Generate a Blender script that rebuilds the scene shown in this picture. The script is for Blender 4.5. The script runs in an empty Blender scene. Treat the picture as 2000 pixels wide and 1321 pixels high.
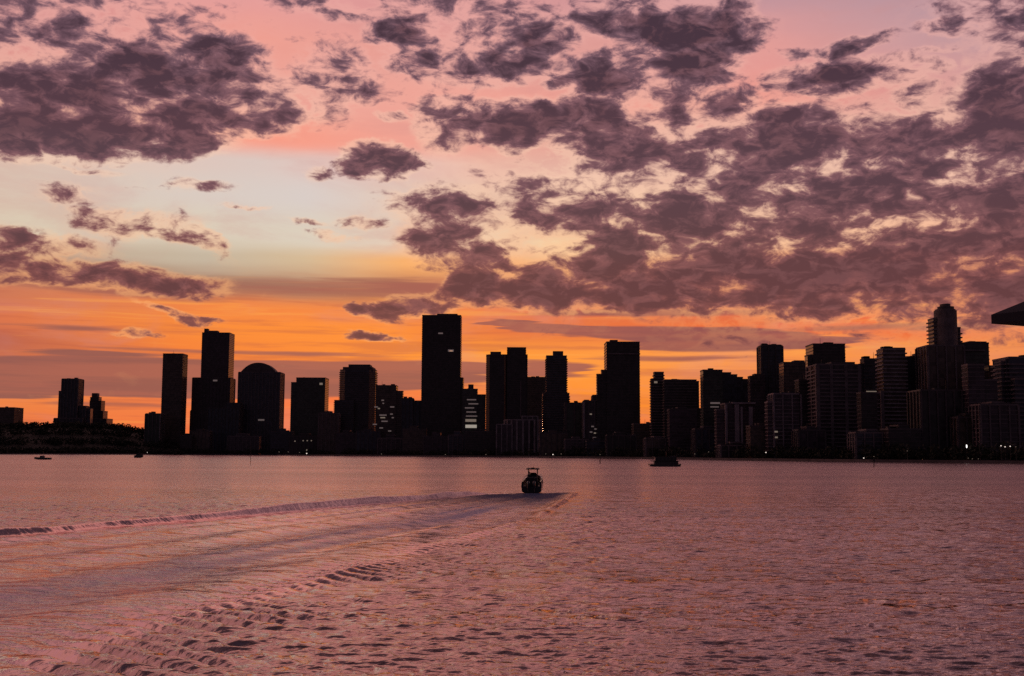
import bpy, bmesh, math, random
import numpy as np
from mathutils import Matrix, Vector
R = math.radians
random.seed(7)
rng = np.random.default_rng(11)
sc = bpy.context.scene
COL = sc.collection

# ------------------------------------------------------------------ camera
F_PX, CX, CY, HOR = 2250.0, 1000.0, 660.5, 886.0        # focal length and horizon in the photograph's own pixels
CAM_H = 5.3
PITCH = math.atan((HOR - CY) / F_PX)
ROLL = math.atan(10 / 2000)
cam_d = bpy.data.cameras.new('camera')
cam = bpy.data.objects.new('camera', cam_d); COL.objects.link(cam)
cam_d.sensor_width = 36; cam_d.lens = 36 * F_PX / 2000
cam_d.clip_start = 0.1; cam_d.clip_end = 90000
CAM_R = (Matrix.Rotation(math.pi / 2 + PITCH, 4, 'X') @ Matrix.Rotation(ROLL, 4, 'Z'))
cam.matrix_world = Matrix.Translation((0, 0, CAM_H)) @ CAM_R
sc.camera = cam

def ray(x, y):
    return (CAM_R.to_3x3() @ Vector(((x - CX) / F_PX, -(y - CY) / F_PX, -1))).normalized()
def azel(x, y):
    d = ray(x, y); return math.atan2(d.x, d.y), math.asin(d.z)
def at(x, y, D):                       # the world point seen at a pixel, D metres into the scene
    d = ray(x, y); return Vector((d.x / d.y * D, D, CAM_H + d.z / d.y * D))
def on_water(x, y):
    d = ray(x, y); t = -CAM_H / d.z; return Vector((d.x * t, d.y * t, 0))

sc.view_settings.view_transform = 'Standard'
sc.view_settings.look = 'None'
sc.view_settings.exposure = 0.0
sc.view_settings.gamma = 1.0
sc.render.engine = 'CYCLES'
sc.cycles.max_bounces = 5
sc.cycles.use_denoising = False      # fine water glitter would be smeared

def lin(c):
    f = lambda v: (v / 255) / 12.92 if v / 255 <= 0.04045 else ((v / 255 + 0.055) / 1.055) ** 2.4
    return (f(c[0]), f(c[1]), f(c[2]), 1)

# ------------------------------------------------------------------ world: dusk sky with clouds, laid out by azimuth and elevation
SUN_AZ, SUN_EL = R(-3.5), R(1.0)
world = bpy.data.worlds.new('World'); sc.world = world; world.use_nodes = True
nt = world.node_tree; N = nt.nodes; L = nt.links; N.clear()
def nd(tree_nodes, t, **kw):
    n = tree_nodes.new(t)
    for k, v in kw.items(): setattr(n, k, v)
    return n
def math_n(op, a, b=None, c=None, clamp=False):
    n = N.new('ShaderNodeMath'); n.operation = op; n.use_clamp = clamp
    for i, v in enumerate((a, b, c)):
        if v is None: continue
        if isinstance(v, (int, float)): n.inputs[i].default_value = v
        else: L.new(v, n.inputs[i])
    return n.outputs[0]
def sstep(v, a, b, lo=0.0, hi=1.0):
    n = N.new('ShaderNodeMapRange'); n.interpolation_type = 'SMOOTHSTEP'
    L.new(v, n.inputs[0]); n.inputs[1].default_value = a; n.inputs[2].default_value = b
    n.inputs[3].default_value = lo; n.inputs[4].default_value = hi
    return n.outputs[0]
def mixc(f, a, b, mode='MIX'):
    n = N.new('ShaderNodeMix'); n.data_type = 'RGBA'; n.blend_type = mode
    for s, v in ((0, f), (6, a), (7, b)):
        if isinstance(v, (int, float)): n.inputs[s].default_value = v
        elif isinstance(v, tuple): n.inputs[s].default_value = v
        else: L.new(v, n.inputs[s])
    return n.outputs[2]
def noise(vec, scale, detail, rough=0.55, dist=0.0):
    n = N.new('ShaderNodeTexNoise'); n.noise_dimensions = '3D'
    L.new(vec, n.inputs['Vector']); n.inputs['Scale'].default_value = scale
    n.inputs['Detail'].default_value = detail; n.inputs['Roughness'].default_value = rough
    n.inputs['Distortion'].default_value = dist
    return n
tc = N.new('ShaderNodeTexCoord')
sep = N.new('ShaderNodeSeparateXYZ'); L.new(tc.outputs['Generated'], sep.inputs[0])
az = math_n('ARCTAN2', sep.outputs[0], sep.outputs[1])
el = math_n('ARCSINE', sep.outputs[2])
def scaled(vx, vy, vz):
    m = N.new('ShaderNodeMapping'); L.new(tc.outputs['Generated'], m.inputs[0]); m.inputs['Scale'].default_value = (vx, vy, vz)
    return m.outputs[0]
flat = scaled(1, 1, 1.9)
streak = scaled(1, 1, 22)

# clear-sky colours: for each elevation row, colours across azimuth
ROWS = [  # photo y, [(photo x, colour)]
 (-2400, [(0, (34, 27, 38)), (1000, (34, 27, 38)), (2000, (28, 24, 34))]),  # overhead rows lie out of view, toned to shape the water's reflections
 (-1100, [(-600, (84, 64, 74)), (400, (94, 70, 78)), (1100, (84, 62, 72)), (2000, (64, 52, 66))]),
 (-450, [(-600, (214, 150, 144)), (400, (240, 168, 152)), (1100, (222, 150, 144)), (2000, (160, 122, 132))]),
 (0,   [(0, (208, 146, 152)), (500, (230, 158, 155)), (1000, (216, 150, 150)), (1450, (196, 150, 158)), (1950, (172, 146, 160))]),
 (110, [(0, (215, 145, 145)), (500, (240, 160, 146)), (1000, (226, 160, 152)), (1500, (228, 156, 150)), (1900, (192, 154, 160))]),
 (210, [(0, (225, 150, 140)), (700, (240, 166, 152)), (1150, (240, 160, 146)), (1450, (242, 150, 136)), (1900, (216, 156, 152))]),
 (275, [(0, (243, 160, 138)), (480, (252, 156, 132)), (800, (242, 164, 148)), (1100, (236, 170, 154)), (1700, (226, 160, 150))]),
 (325, [(0, (230, 194, 176)), (500, (220, 200, 192)), (700, (230, 198, 190)), (950, (240, 192, 172)), (1700, (232, 176, 160))]),
 (400, [(0, (220, 200, 182)), (600, (218, 206, 200)), (950, (232, 196, 172)), (1300, (246, 200, 168)), (1900, (238, 182, 166))]),
 (480, [(0, (220, 204, 180)), (600, (220, 208, 190)), (850, (232, 204, 182)), (1100, (250, 212, 165)), (1900, (244, 184, 158))]),
 (520, [(0, (196, 170, 145)), (400, (198, 182, 160)), (600, (214, 186, 150)), (800, (250, 176, 106)), (1900, (220, 130, 100))]),
 (562, [(0, (160, 122, 105)), (400, (176, 138, 112)), (700, (186, 122, 92)), (900, (190, 112, 90)), (1900, (200, 98, 76))]),
 (605, [(0, (206, 120, 88)), (400, (242, 132, 68)), (800, (250, 140, 64)), (1100, (226, 116, 80)), (1900, (208, 100, 74))]),
 (645, [(0, (220, 116, 76)), (400, (252, 140, 56)), (750, (254, 144, 58)), (1000, (228, 116, 66)), (1700, (240, 106, 58)), (2000, (228, 106, 68))]),
 (690, [(0, (190, 100, 78)), (350, (246, 130, 58)), (750, (252, 144, 58)), (950, (254, 152, 56)), (1400, (252, 152, 74)), (2000, (242, 140, 76))]),
 (790, [(0, (238, 132, 70)), (560, (246, 120, 70)), (900, (236, 120, 68)), (1150, (252, 142, 48)), (2000, (238, 116, 62))]),
 (850, [(0, (236, 114, 64)), (1000, (240, 112, 60)), (2000, (214, 98, 64))]),
]
A0, A1 = -0.75, 0.75
azn = math_n('MULTIPLY_ADD', az, 1 / (A1 - A0), -A0 / (A1 - A0))
wob = noise(scaled(1, 1, 7), 3.2, 4, 0.5)
el_w = math_n('ADD', el, math_n('MULTIPLY_ADD', wob.outputs[0], 0.03, -0.015))
col = None; prev_el = None
for y, stops in ROWS:
    r = N.new('ShaderNodeValToRGB'); cr = r.color_ramp
    L.new(azn, r.inputs[0])
    pts = [((azel(x, max(y, 0))[0] - A0) / (A1 - A0), lin(c)) for x, c in stops]
    cr.elements[0].position = pts[0][0]; cr.elements[0].color = pts[0][1]
    cr.elements[1].position = pts[-1][0]; cr.elements[1].color = pts[-1][1]
    for p, c in pts[1:-1]:
        e = cr.elements.new(p); e.color = c
    e_y = azel(1000, y)[1]
    if y < -2000: e_y = R(72)
    if col is None: col = r.outputs[0]
    else: col = mixc(sstep(el_w, e_y, prev_el, 1, 0), col, r.outputs[0])
    prev_el = e_y

# fine horizontal streaks in the low orange sky
sn = noise(streak, 5.5, 7, 0.62, 0.4)
low = sstep(el, azel(1000, 520)[1], azel(1000, 600)[1])
s_dk = math_n('MULTIPLY', sstep(sn.outputs[0], 0.5, 0.36), low)
s_lt = math_n('MULTIPLY', sstep(sn.outputs[0], 0.55, 0.68), low)
col = mixc(math_n('MULTIPLY', s_dk, 0.42), col, lin((186, 92, 70)))
col = mixc(math_n('MULTIPLY', s_lt, 0.4), col, lin((255, 168, 78)))
# faint pink mottling in the upper sky
mo = noise(scaled(1, 1, 3.2), 7, 6, 0.6, 0.6)
col = mixc(math_n('MULTIPLY', sstep(mo.outputs[0], 0.46, 0.68), 0.28), col, lin((204, 140, 136)))

# warped (azimuth, elevation) for the cloud shapes
w1 = noise(flat, 9, 3, 0.5); w2 = noise(flat, 34, 4, 0.6)
def warp(amp1, amp2, squash=0.6):
    a = N.new('ShaderNodeVectorMath'); a.operation = 'SUBTRACT'; L.new(w1.outputs['Color'], a.inputs[0]); a.inputs[1].default_value = (.5, .5, .5)
    b = N.new('ShaderNodeVectorMath'); b.operation = 'SUBTRACT'; L.new(w2.outputs['Color'], b.inputs[0]); b.inputs[1].default_value = (.5, .5, .5)
    a2 = N.new('ShaderNodeVectorMath'); a2.operation = 'MULTIPLY_ADD'; L.new(a.outputs[0], a2.inputs[0]); a2.inputs[1].default_value = (amp1, amp1 * squash, 0)
    base = N.new('ShaderNodeCombineXYZ'); L.new(az, base.inputs[0]); L.new(el, base.inputs[1])
    L.new(base.outputs[0], a2.inputs[2])
    b2 = N.new('ShaderNodeVectorMath'); b2.operation = 'MULTIPLY_ADD'; L.new(b.outputs[0], b2.inputs[0]); b2.inputs[1].default_value = (amp2, amp2 * squash, 0)
    L.new(a2.outputs[0], b2.inputs[2])
    return b2.outputs[0]
def field(P, blobs):
    acc = None; turned = {0: P}; k = F_PX
    for (bx, by, rx, ry, w, *rot) in blobs:
        a, e = azel(bx, by); th = -rot[0] if rot else 0; c, s_ = math.cos(R(th)), math.sin(R(th))
        if th not in turned:                       # the same directions turned by the cloud's own slant
            m = N.new('ShaderNodeVectorRotate'); m.rotation_type = 'Z_AXIS'; L.new(P, m.inputs['Vector']); m.inputs['Angle'].default_value = -R(th)
            turned[th] = m.outputs[0]
        a, e = a * c + e * s_, -a * s_ + e * c
        q = N.new('ShaderNodeVectorMath'); q.operation = 'MULTIPLY_ADD'; L.new(turned[th], q.inputs[0])
        q.inputs[1].default_value = (k / rx, k / ry, 0); q.inputs[2].default_value = (-a * k / rx, -e * k / ry, 0)
        ln = N.new('ShaderNodeVectorMath'); ln.operation = 'DOT_PRODUCT'; L.new(q.outputs[0], ln.inputs[0]); L.new(q.outputs[0], ln.inputs[1])
        v = math_n('MULTIPLY_ADD', ln.outputs['Value'], -w, w)
        acc = v if acc is None else math_n('SMOOTH_MAX', acc, v, 0.12)
    return math_n('MAXIMUM', acc, -0.6)

BANDS = [  # thin, flat layers low in the sky
 (250, 738, 680, 40, 2.2), (-250, 735, 420, 40, 2.2), (640, 730, 240, 30, 1.2), (140, 690, 170, 9, .7),
 (620, 566, 360, 30, .3), (300, 578, 200, 14, .25), (830, 560, 120, 26, .36),
 (960, 636, 90, 15, 1.0), (1110, 650, 200, 18, 1.1, 3), (1300, 662, 300, 26, 1.3, 2), (1500, 674, 120, 10, 1.0, 3),
 (950, 722, 120, 22, .6), (1230, 612, 320, 9, .5), (1640, 640, 240, 9, .45), (1900, 634, 170, 11, .5), (1300, 700, 200, 8, .4),
 (100, 640, 200, 7, .4), (460, 690, 200, 6, .35), (160, 790, 180, 6, .35),
]
CLOUDS = [
 (90, 90, 420, 170, .42), (60, 40, 260, 90, .5), (130, 175, 300, 95, .8), (280, 145, 115, 100, 1.1), (430, 145, 125, 85, 1.05), (345, 105, 110, 40, .7), (410, 90, 40, 30, .9),
 (140, 248, 340, 55, 1.05), (10, 250, 180, 60, 1.0), (330, 225, 200, 50, .9), (545, 200, 90, 60, .55), (660, 145, 95, 80, .42), (600, 216, 70, 28, .35), (290, 285, 160, 16, .5),
 (60, 150, 170, 60, .5), (70, 10, 200, 40, .5), (430, 245, 160, 30, .5),
 (860, 12, 190, 44, .5), (640, 8, 120, 22, .35), (790, 55, 100, 42, .95), (808, 118, 95, 34, .85, 8), (930, 74, 60, 44, .75), (1062, 78, 80, 44, .9), (975, 138, 150, 40, .95),
 (1088, 166, 56, 24, .8), (860, 240, 75, 60, .68), (1010, 240, 140, 48, 1.0, 8), (935, 215, 60, 30, .6), (870, 85, 160, 90, .28), (1000, 40, 140, 40, .4),
 (738, 316, 92, 40, 1.2), (812, 322, 34, 12, .5), (626, 343, 26, 20, .4), (860, 190, 60, 14, .4), (760, 228, 40, 12, .42),
 (1210, 42, 135, 38, .95), (1330, 58, 165, 66, 1.15), (1420, 50, 100, 58, 1.05), (1345, 128, 110, 58, 1.05), (1200, 160, 115, 66, 1.1), (1330, 205, 58, 66, .8), (1300, 2, 210, 24, .55), (1270, 100, 90, 40, .6),
 (1150, 240, 100, 60, 1.0), (1230, 285, 170, 56, .9), (1300, 160, 160, 110, .35),
 (1665, 85, 78, 22, .75, -12), (1850, 44, 70, 26, .7), (1960, 14, 64, 18, .5), (1660, 150, 185, 44, 1.0), (1800, 138, 95, 18, .45), (1790, 190, 40, 40, .42), (1825, 98, 48, 10, .36), (1560, 100, 40, 12, .4),
 (1980, 230, 140, 120, 1.1), (1880, 262, 140, 60, .95), (1420, 208, 90, 36, .75), (1530, 262, 210, 56, .95), (1690, 285, 170, 62, .9), (1560, 300, 380, 80, .52),
 # the big broken field at right
 (1560, 420, 560, 230, .64), (1250, 430, 330, 190, .5), (1900, 420, 340, 240, .66), (1120, 360, 150, 60, .42),
 (1580, 385, 230, 50, .95, -4), (1330, 325, 170, 44, .6), (1330, 430, 260, 60, .85), (1120, 425, 170, 46, .85), (1270, 480, 220, 60, .95),
 (860, 405, 125, 52, .78), (860, 470, 105, 66, .62), (960, 505, 140, 44, .6), (935, 568, 80, 38, 1.15), (1040, 440, 120, 50, .5), (1150, 530, 180, 48, .85), (1190, 570, 300, 46, 1.1),
 (1410, 525, 280, 64, 1.05), (1650, 535, 320, 70, 1.15), (1850, 470, 260, 50, 1.0, -4), (1940, 400, 170, 70, .9), (1750, 345, 180, 50, .8), (1450, 586, 240, 30, .85), (1720, 590, 340, 40, .9),
 (1960, 565, 200, 66, 1.0), (2150, 400, 260, 260, .9),
 (135, 375, 66, 30, .34), (385, 367, 76, 14, .48), (270, 440, 110, 30, .42), (385, 472, 52, 24, .65, 25), (55, 478, 150, 30, .62), (20, 515, 150, 28, .75), (200, 542, 210, 32, .8, 3),
 (350, 556, 110, 24, .85), (60, 552, 100, 12, .45), (330, 465, 110, 14, .42, 20), (325, 612, 80, 11, .6, 20), (395, 628, 34, 8, .5), (800, 598, 105, 24, .8, -6), (712, 606, 30, 12, .7), (745, 658, 64, 11, .9),
 (645, 466, 50, 12, .36), (485, 411, 56, 6, .4), (262, 660, 42, 9, .5), (160, 320, 70, 8, .36), (480, 245, 140, 18, .36), (250, 298, 100, 10, .45), (240, 420, 110, 14, .32), (700, 440, 60, 8, .32), (590, 440, 50, 6, .3),
 # above and beside the frame; unseen high right ones added to darken the water
 (1750, -190, 420, 90, .9), (1750, -420, 460, 120, .8), (1250, -260, 300, 60, .6), (2300, -60, 420, 200, .9), (2250, -520, 700, 220, .9), (300, -190, 300, 36, .4), (-350, 60, 330, 140, .9), (-500, 500, 300, 60, .7),
 (1700, -620, 400, 100, .6), (600, -560, 300, 50, .35), (-500, -400, 500, 120, .6), (2700, 450, 400, 260, .9), (400, -1000, 500, 120, .5),
]
PB0 = warp(0.02, 0.006, 0.2)
wsn = noise(streak, 2.2, 5, 0.6)
PBv = N.new('ShaderNodeCombineXYZ'); L.new(math_n('MULTIPLY_ADD', wsn.outputs[0], 0.5, -0.25), PBv.inputs[0])
PBa = N.new('ShaderNodeVectorMath'); L.new(PB0, PBa.inputs[0]); L.new(PBv.outputs[0], PBa.inputs[1]); PB = PBa.outputs[0]
fb = field(PB, BANDS)
bn = noise(streak, 3.5, 6, 0.6)
band = sstep(math_n('ADD', fb, math_n('MULTIPLY_ADD', bn.outputs[0], 0.9, -0.45)), 0.02, 0.48)
band_c = mixc(sstep(az, azel(600, 700)[0], azel(1300, 700)[0]), lin((143, 88, 82)), lin((140, 80, 82)))
band_c = mixc(math_n('MULTIPLY', sstep(bn.outputs[0], 0.42, 0.62), 0.4), band_c, lin((190, 106, 86)))
col = mixc(math_n('MULTIPLY', band, 0.93), col, band_c)

PC = warp(0.05, 0.026)
fc = field(PC, CLOUDS)
n1 = noise(flat, 22, 9, 0.6, 0.4)
n2 = noise(scaled(1, 1, 2.0), 50, 6, 0.6, 0.5)
fr = math_n('ADD', math_n('MULTIPLY_ADD', n1.outputs[0], 3.0, -1.5), math_n('MULTIPLY_ADD', n2.outputs[0], 2.2, -1.1))
dsum = math_n('ADD', math_n('ADD', fc, math_n('MULTIPLY', fr, 0.8)), -0.1)
dens = sstep(dsum, -0.02, 0.52)
core = sstep(dsum, 0.08, 0.98)
# cloud colour by elevation, thin parts paler than thick parts
e_hi, e_md, e_lo = azel(1000, 80)[1], azel(1000, 330)[1], azel(1000, 600)[1]
k1 = sstep(el, e_md, e_hi); k0 = sstep(el, e_lo, e_md)
thick = mixc(k1, mixc(k0, lin((92, 54, 62)), lin((76, 50, 65))), lin((57, 41, 57)))
thin = mixc(k1, mixc(k0, lin((148, 84, 82)), lin((140, 93, 103))), lin((136, 100, 114)))
cl = mixc(core, thin, thick)
cl = mixc(math_n('MULTIPLY', sstep(n2.outputs[0], 0.55, 0.4), 0.2), cl, lin((160, 104, 108)))
rim = math_n('MULTIPLY', sstep(dsum, -0.42, 0.0), math_n('MULTIPLY_ADD', sstep(fc, -0.1, 0.35), 0.42, 0.06))
rimc = mixc(k1, mixc(k0, lin((255, 180, 118)), lin((250, 208, 180))), lin((240, 176, 166)))
col = mixc(rim, col, rimc)
col = mixc(math_n('MULTIPLY', dens, 0.97), col, cl)

# the sky away from the sunset: dim blue-violet
away = sstep(sep.outputs[1], 0.35, -0.4)
back = mixc(sstep(el, 0.0, 0.9), lin((66, 54, 64)), lin((70, 60, 76)))
back = mixc(math_n('MULTIPLY', sstep(n1.outputs[0], 0.4, 0.6), 0.4), back, lin((38, 34, 44)))
col = mixc(away, col, back)
col = mixc(sstep(el, R(-0.4), R(-2.0)), col, lin((60, 40, 42)))

sky = N.new('ShaderNodeTexSky'); sky.sky_type = 'NISHITA'; sky.sun_disc = False
sky.sun_elevation = SUN_EL; sky.sun_rotation = SUN_AZ
bg1 = N.new('ShaderNodeBackground'); L.new(sky.outputs[0], bg1.inputs[0]); bg1.inputs[1].default_value = 0.003
bg2 = N.new('ShaderNodeBackground'); L.new(col, bg2.inputs[0]); bg2.inputs[1].default_value = 0.98
add = N.new('ShaderNodeAddShader'); L.new(bg1.outputs[0], add.inputs[0]); L.new(bg2.outputs[0], add.inputs[1])
out = N.new('ShaderNodeOutputWorld'); L.new(add.outputs[0], out.inputs[0])
world.cycles.sampling_method = 'MANUAL'; world.cycles.sample_map_resolution = 512

sun_d = bpy.data.lights.new('sun', 'SUN'); sun_d.energy = 0.25; sun_d.color = (1, .5, .25); sun_d.angle = R(1.5)
sun = bpy.data.objects.new('sun', sun_d); COL.objects.link(sun)
sd = Vector((math.sin(SUN_AZ) * math.cos(SUN_EL), math.cos(SUN_AZ) * math.cos(SUN_EL), math.sin(SUN_EL)))
sun.rotation_euler = sd.to_track_quat('Z', 'Y').to_euler(); sun.location = (0, 0, 60)

# ------------------------------------------------------------------ helpers
def tag(o, label=None, cat=None, group=None, kind=None):
    if label: o['label'] = label
    if cat: o['category'] = cat
    if group: o['group'] = group
    if kind: o['kind'] = kind
    return o
def empty(name, loc, label, cat, group=None, rz=0):
    o = bpy.data.objects.new(name, None); COL.objects.link(o); o.location = loc; o.rotation_euler = (0, 0, rz)
    o.empty_display_size = 0.5
    return tag(o, label, cat, group)
class MB:
    def __init__(s): s.v = []; s.f = []
    def add(s, vs, fs):
        n = len(s.v); s.v += [tuple(v) for v in vs]; s.f += [tuple(i + n for i in f) for f in fs]
    def box(s, x0, x1, y0, y1, z0, z1):
        s.add([(x0, y0, z0), (x1, y0, z0), (x1, y1, z0), (x0, y1, z0), (x0, y0, z1), (x1, y0, z1), (x1, y1, z1), (x0, y1, z1)],
              [(3, 2, 1, 0), (4, 5, 6, 7), (0, 1, 5, 4), (1, 2, 6, 5), (2, 3, 7, 6), (3, 0, 4, 7)])
    def prism(s, foot, z0, z1, top=None):
        top = top or foot; n = len(foot)
        s.add([(x, y, z0) for x, y in foot] + [(x, y, z1) for x, y in top],
              [tuple(reversed(range(n))), tuple(range(n, 2 * n))] + [(i, (i + 1) % n, n + (i + 1) % n, n + i) for i in range(n)])
    def tube(s, a, b, r0, r1=None, n=10):
        r1 = r0 if r1 is None else r1
        a, b = Vector(a), Vector(b); q = (b - a).to_track_quat('Z', 'Y')
        ring = lambda c, r: [c + q @ Vector((r * math.cos(2 * math.pi * i / n), r * math.sin(2 * math.pi * i / n), 0)) for i in range(n)]
        s.add(ring(a, r0) + ring(b, r1), [tuple(reversed(range(n))), tuple(range(n, 2 * n))] + [(i, (i + 1) % n, n + (i + 1) % n, n + i) for i in range(n)])
    def loft(s, rings, cap=True):
        n = len(rings[0]); vs = [p for r in rings for p in r]; fs = []
        for k in range(len(rings) - 1):
            for i in range(n):
                j = (i + 1) % n; fs.append((k * n + i, k * n + j, (k + 1) * n + j, (k + 1) * n + i))
        if cap: fs += [tuple(reversed(range(n))), tuple(range(len(vs) - n, len(vs)))]
        s.add(vs, fs)
    def build(s, name, mat, parent=None, smooth=False, bevel=0):
        me = bpy.data.meshes.new(name); me.from_pydata(s.v, [], s.f); me.materials.append(mat); me.update()
        bm = bmesh.new(); bm.from_mesh(me); bmesh.ops.recalc_face_normals(bm, faces=bm.faces); bm.to_mesh(me); bm.free()
        if smooth: me.polygons.foreach_set('use_smooth', [True] * len(me.polygons))
        o = bpy.data.objects.new(name, me); COL.objects.link(o); o.parent = parent
        if bevel:
            b = o.modifiers.new('bevel', 'BEVEL'); b.width = bevel; b.segments = 2; b.limit_method = 'ANGLE'
        return o

def mat(name, c, rough=0.6, metal=0.0, var=0.25, scale=0.15, bump=0.0, spec=0.5, coat=0.0):
    m = bpy.data.materials.new(name); m.use_nodes = True; t = m.node_tree; b = t.nodes['Principled BSDF']
    n = t.nodes.new('ShaderNodeTexNoise'); n.inputs['Scale'].default_value = scale; n.inputs['Detail'].default_value = 5
    g = t.nodes.new('ShaderNodeNewGeometry'); t.links.new(g.outputs['Position'], n.inputs['Vector'])
    r = t.nodes.new('ShaderNodeValToRGB'); t.links.new(n.outputs[0], r.inputs[0])
    r.color_ramp.elements[0].position = .35; r.color_ramp.elements[1].position = .65
    r.color_ramp.elements[0].color = tuple(v * (1 - var) for v in c) + (1,); r.color_ramp.elements[1].color = tuple(min(1, v * (1 + var)) for v in c) + (1,)
    t.links.new(r.outputs[0], b.inputs['Base Color'])
    b.inputs['Roughness'].default_value = rough; b.inputs['Metallic'].default_value = metal; b.inputs['Specular IOR Level'].default_value = spec
    b.inputs['Coat Weight'].default_value = coat
    if bump:
        bp = t.nodes.new('ShaderNodeBump'); bp.inputs['Distance'].default_value = bump; t.links.new(n.outputs[0], bp.inputs['Height']); t.links.new(bp.outputs[0], b.inputs['Normal'])
    return m
def glow(name, c, s):
    m = bpy.data.materials.new(name); m.use_nodes = True; b = m.node_tree.nodes['Principled BSDF']
    b.inputs['Base Color'].default_value = (*c, 1); b.inputs['Emission Color'].default_value = (*c, 1); b.inputs['Emission Strength'].default_value = s
    return m

def facade(name, glass, rough=0.28, fl=3.4, bay=3.2):
    """dark curtain wall: each pane reflects and tints a little differently"""
    m = bpy.data.materials.new(name); m.use_nodes = True; t = m.node_tree; b = t.nodes['Principled BSDF']
    g = t.nodes.new('ShaderNodeNewGeometry'); s = t.nodes.new('ShaderNodeSeparateXYZ'); t.links.new(g.outputs['Position'], s.inputs[0])
    def mt(op, a, v=None):
        n = t.nodes.new('ShaderNodeMath'); n.operation = op
        t.links.new(a, n.inputs[0]) if not isinstance(a, float) else None
        if v is not None:
            if isinstance(v, float): n.inputs[1].default_value = v
            else: t.links.new(v, n.inputs[1])
        return n.outputs[0]
    cx = mt('FLOOR', mt('DIVIDE', mt('ADD', s.outputs[0], s.outputs[1]), float(bay))); cz = mt('FLOOR', mt('DIVIDE', s.outputs[2], float(fl)))
    cb = t.nodes.new('ShaderNodeCombineXYZ'); t.links.new(cx, cb.inputs[0]); t.links.new(cz, cb.inputs[1])
    w = t.nodes.new('ShaderNodeTexWhiteNoise'); t.links.new(cb.outputs[0], w.inputs[0])
    r = t.nodes.new('ShaderNodeValToRGB'); t.links.new(w.outputs[0], r.inputs[0])
    r.color_ramp.elements[0].color = tuple(v * .6 for v in glass) + (1,); r.color_ramp.elements[1].color = tuple(v * 1.5 for v in glass) + (1,)
    t.links.new(r.outputs[0], b.inputs['Base Color']); b.inputs['Roughness'].default_value = rough
    return m
GL = {'blue': facade('glass_blue', (.045, .05, .07)), 'brown': facade('glass_brown', (.09, .065, .055)), 'black': facade('glass_black', (.035, .03, .033)),
      'violet': facade('glass_violet', (.055, .04, .052)), 'green': facade('glass_green', (.05, .06, .052))}
CO = {'pale': mat('concrete_pale', (.27, .23, .25), .8), 'mid': mat('concrete_mid', (.16, .13, .138), .8), 'dark': mat('concrete_dark', (.095, .078, .084), .8),
      'white': mat('stucco_white', (.62, .56, .56), .8)}
ROOF = mat('roof_gravel', (.09, .08, .08), .9)
STEEL = mat('steel_dark', (.08, .08, .085), .45, .6)
LITW = glow('window_light', (1.0, .82, .62), .13)
LITD = glow('window_light_dim', (.9, .72, .66), .075)
LITB = glow('window_light_bright', (1.0, .9, .74), .3)
LAMP = glow('lamp_light', (1.0, .85, .75), 1.0)
LAMPW = glow('lamp_light_white', (1.0, .97, .93), 2.2)
SOIL = mat('shore_ground', (.045, .045, .03), .95, bump=.05)

# ------------------------------------------------------------------ shoreline
SHORE_PX = [(-900, 888), (-200, 888), (0, 888), (300, 888.5), (540, 889.5), (820, 892), (1000, 893.5), (1250, 896.5), (1450, 899.5), (1700, 903), (2000, 906), (2300, 909), (3000, 916)]
SH = [on_water(*p) for p in SHORE_PX]
def shoreD(x):
    xs = [p[0] for p in SHORE_PX]; return float(np.interp(x, xs, [p.y for p in SH]))
def hor_y(x): return HOR + (x - 1000) * 0.005
# land: one sheet behind the shoreline, with a sea wall on its edge
LZ = 1.6
mb = MB()
inner = [(p.x * 6 if i in (0, len(SH) - 1) else p.x, p.y) for i, p in enumerate(SH)]
n = len(inner)
vs = [(x, y, -2) for x, y in inner] + [(x, y, LZ) for x, y in inner] + [(x * 1.0, y + 14, LZ + .05) for x, y in inner] + [(x * 9, 16000, 6) for x, y in inner]
fs = []
for i in range(n - 1):
    for k in range(3): fs.append((k * n + i, k * n + i + 1, (k + 1) * n + i + 1, (k + 1) * n + i))
mb.add(vs, fs)
tag(mb.build('ground', SOIL), kind='structure')
mb = MB()
for i in range(1, n - 2):
    a, b = Vector(inner[i]), Vector(inner[i + 1]); d = (b - a).normalized(); q = Vector((d.y, -d.x))
    pts = [a + q * .6, b + q * .6, b + q * .02, a + q * .02]
    mb.prism([(p.x, p.y) for p in pts], -1.5, LZ + .5)
sw = mb.build('sea_wall', CO['dark'])
tag(sw, 'long low dark sea wall running along the waterline under the whole skyline', 'sea wall')

# ------------------------------------------------------------------ buildings
GT = 'high-rise towers on the far shore'
GB = 'low blocks along the far waterfront'
def footprint(kind, w, d):
    hw = w / 2
    if kind == 'box': return [(-hw, 0), (hw, 0), (hw, d), (-hw, d)]
    if kind == 'chamfer':
        c = w * .16; return [(-hw + c, 0), (hw - c, 0), (hw, c), (hw, d - c), (hw - c, d), (-hw + c, d), (-hw, d - c), (-hw, c)]
    if kind == 'round': return [(hw * math.cos(t), d / 2 + d / 2 * math.sin(t)) for t in [2 * math.pi * i / 28 - math.pi / 2 for i in range(28)]]
    if kind == 'bow': return [(hw * math.sin(t), d * .32 * (1 - math.cos(t))) for t in [(-1 + 2 * i / 10) * math.pi / 2 for i in range(11)]] + [(hw, d), (-hw, d)]
    if kind == 'corner': return [(-hw, d * .45), (-hw * .35, 0), (hw, d * .3), (hw * .5, d)]
    if kind == 'cornr': return [(-hw, d * .3), (hw * .35, 0), (hw, d * .45), (-hw * .5, d)]
def grow(foot, g):
    cx = sum(p[0] for p in foot) / len(foot); cy = sum(p[1] for p in foot) / len(foot)
    o = []
    for x, y in foot:
        v = Vector((x - cx, y - cy)); l = v.length; v = v * ((l + g) / l) if l else v; o.append((cx + v.x, cy + v.y))
    return o
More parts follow.
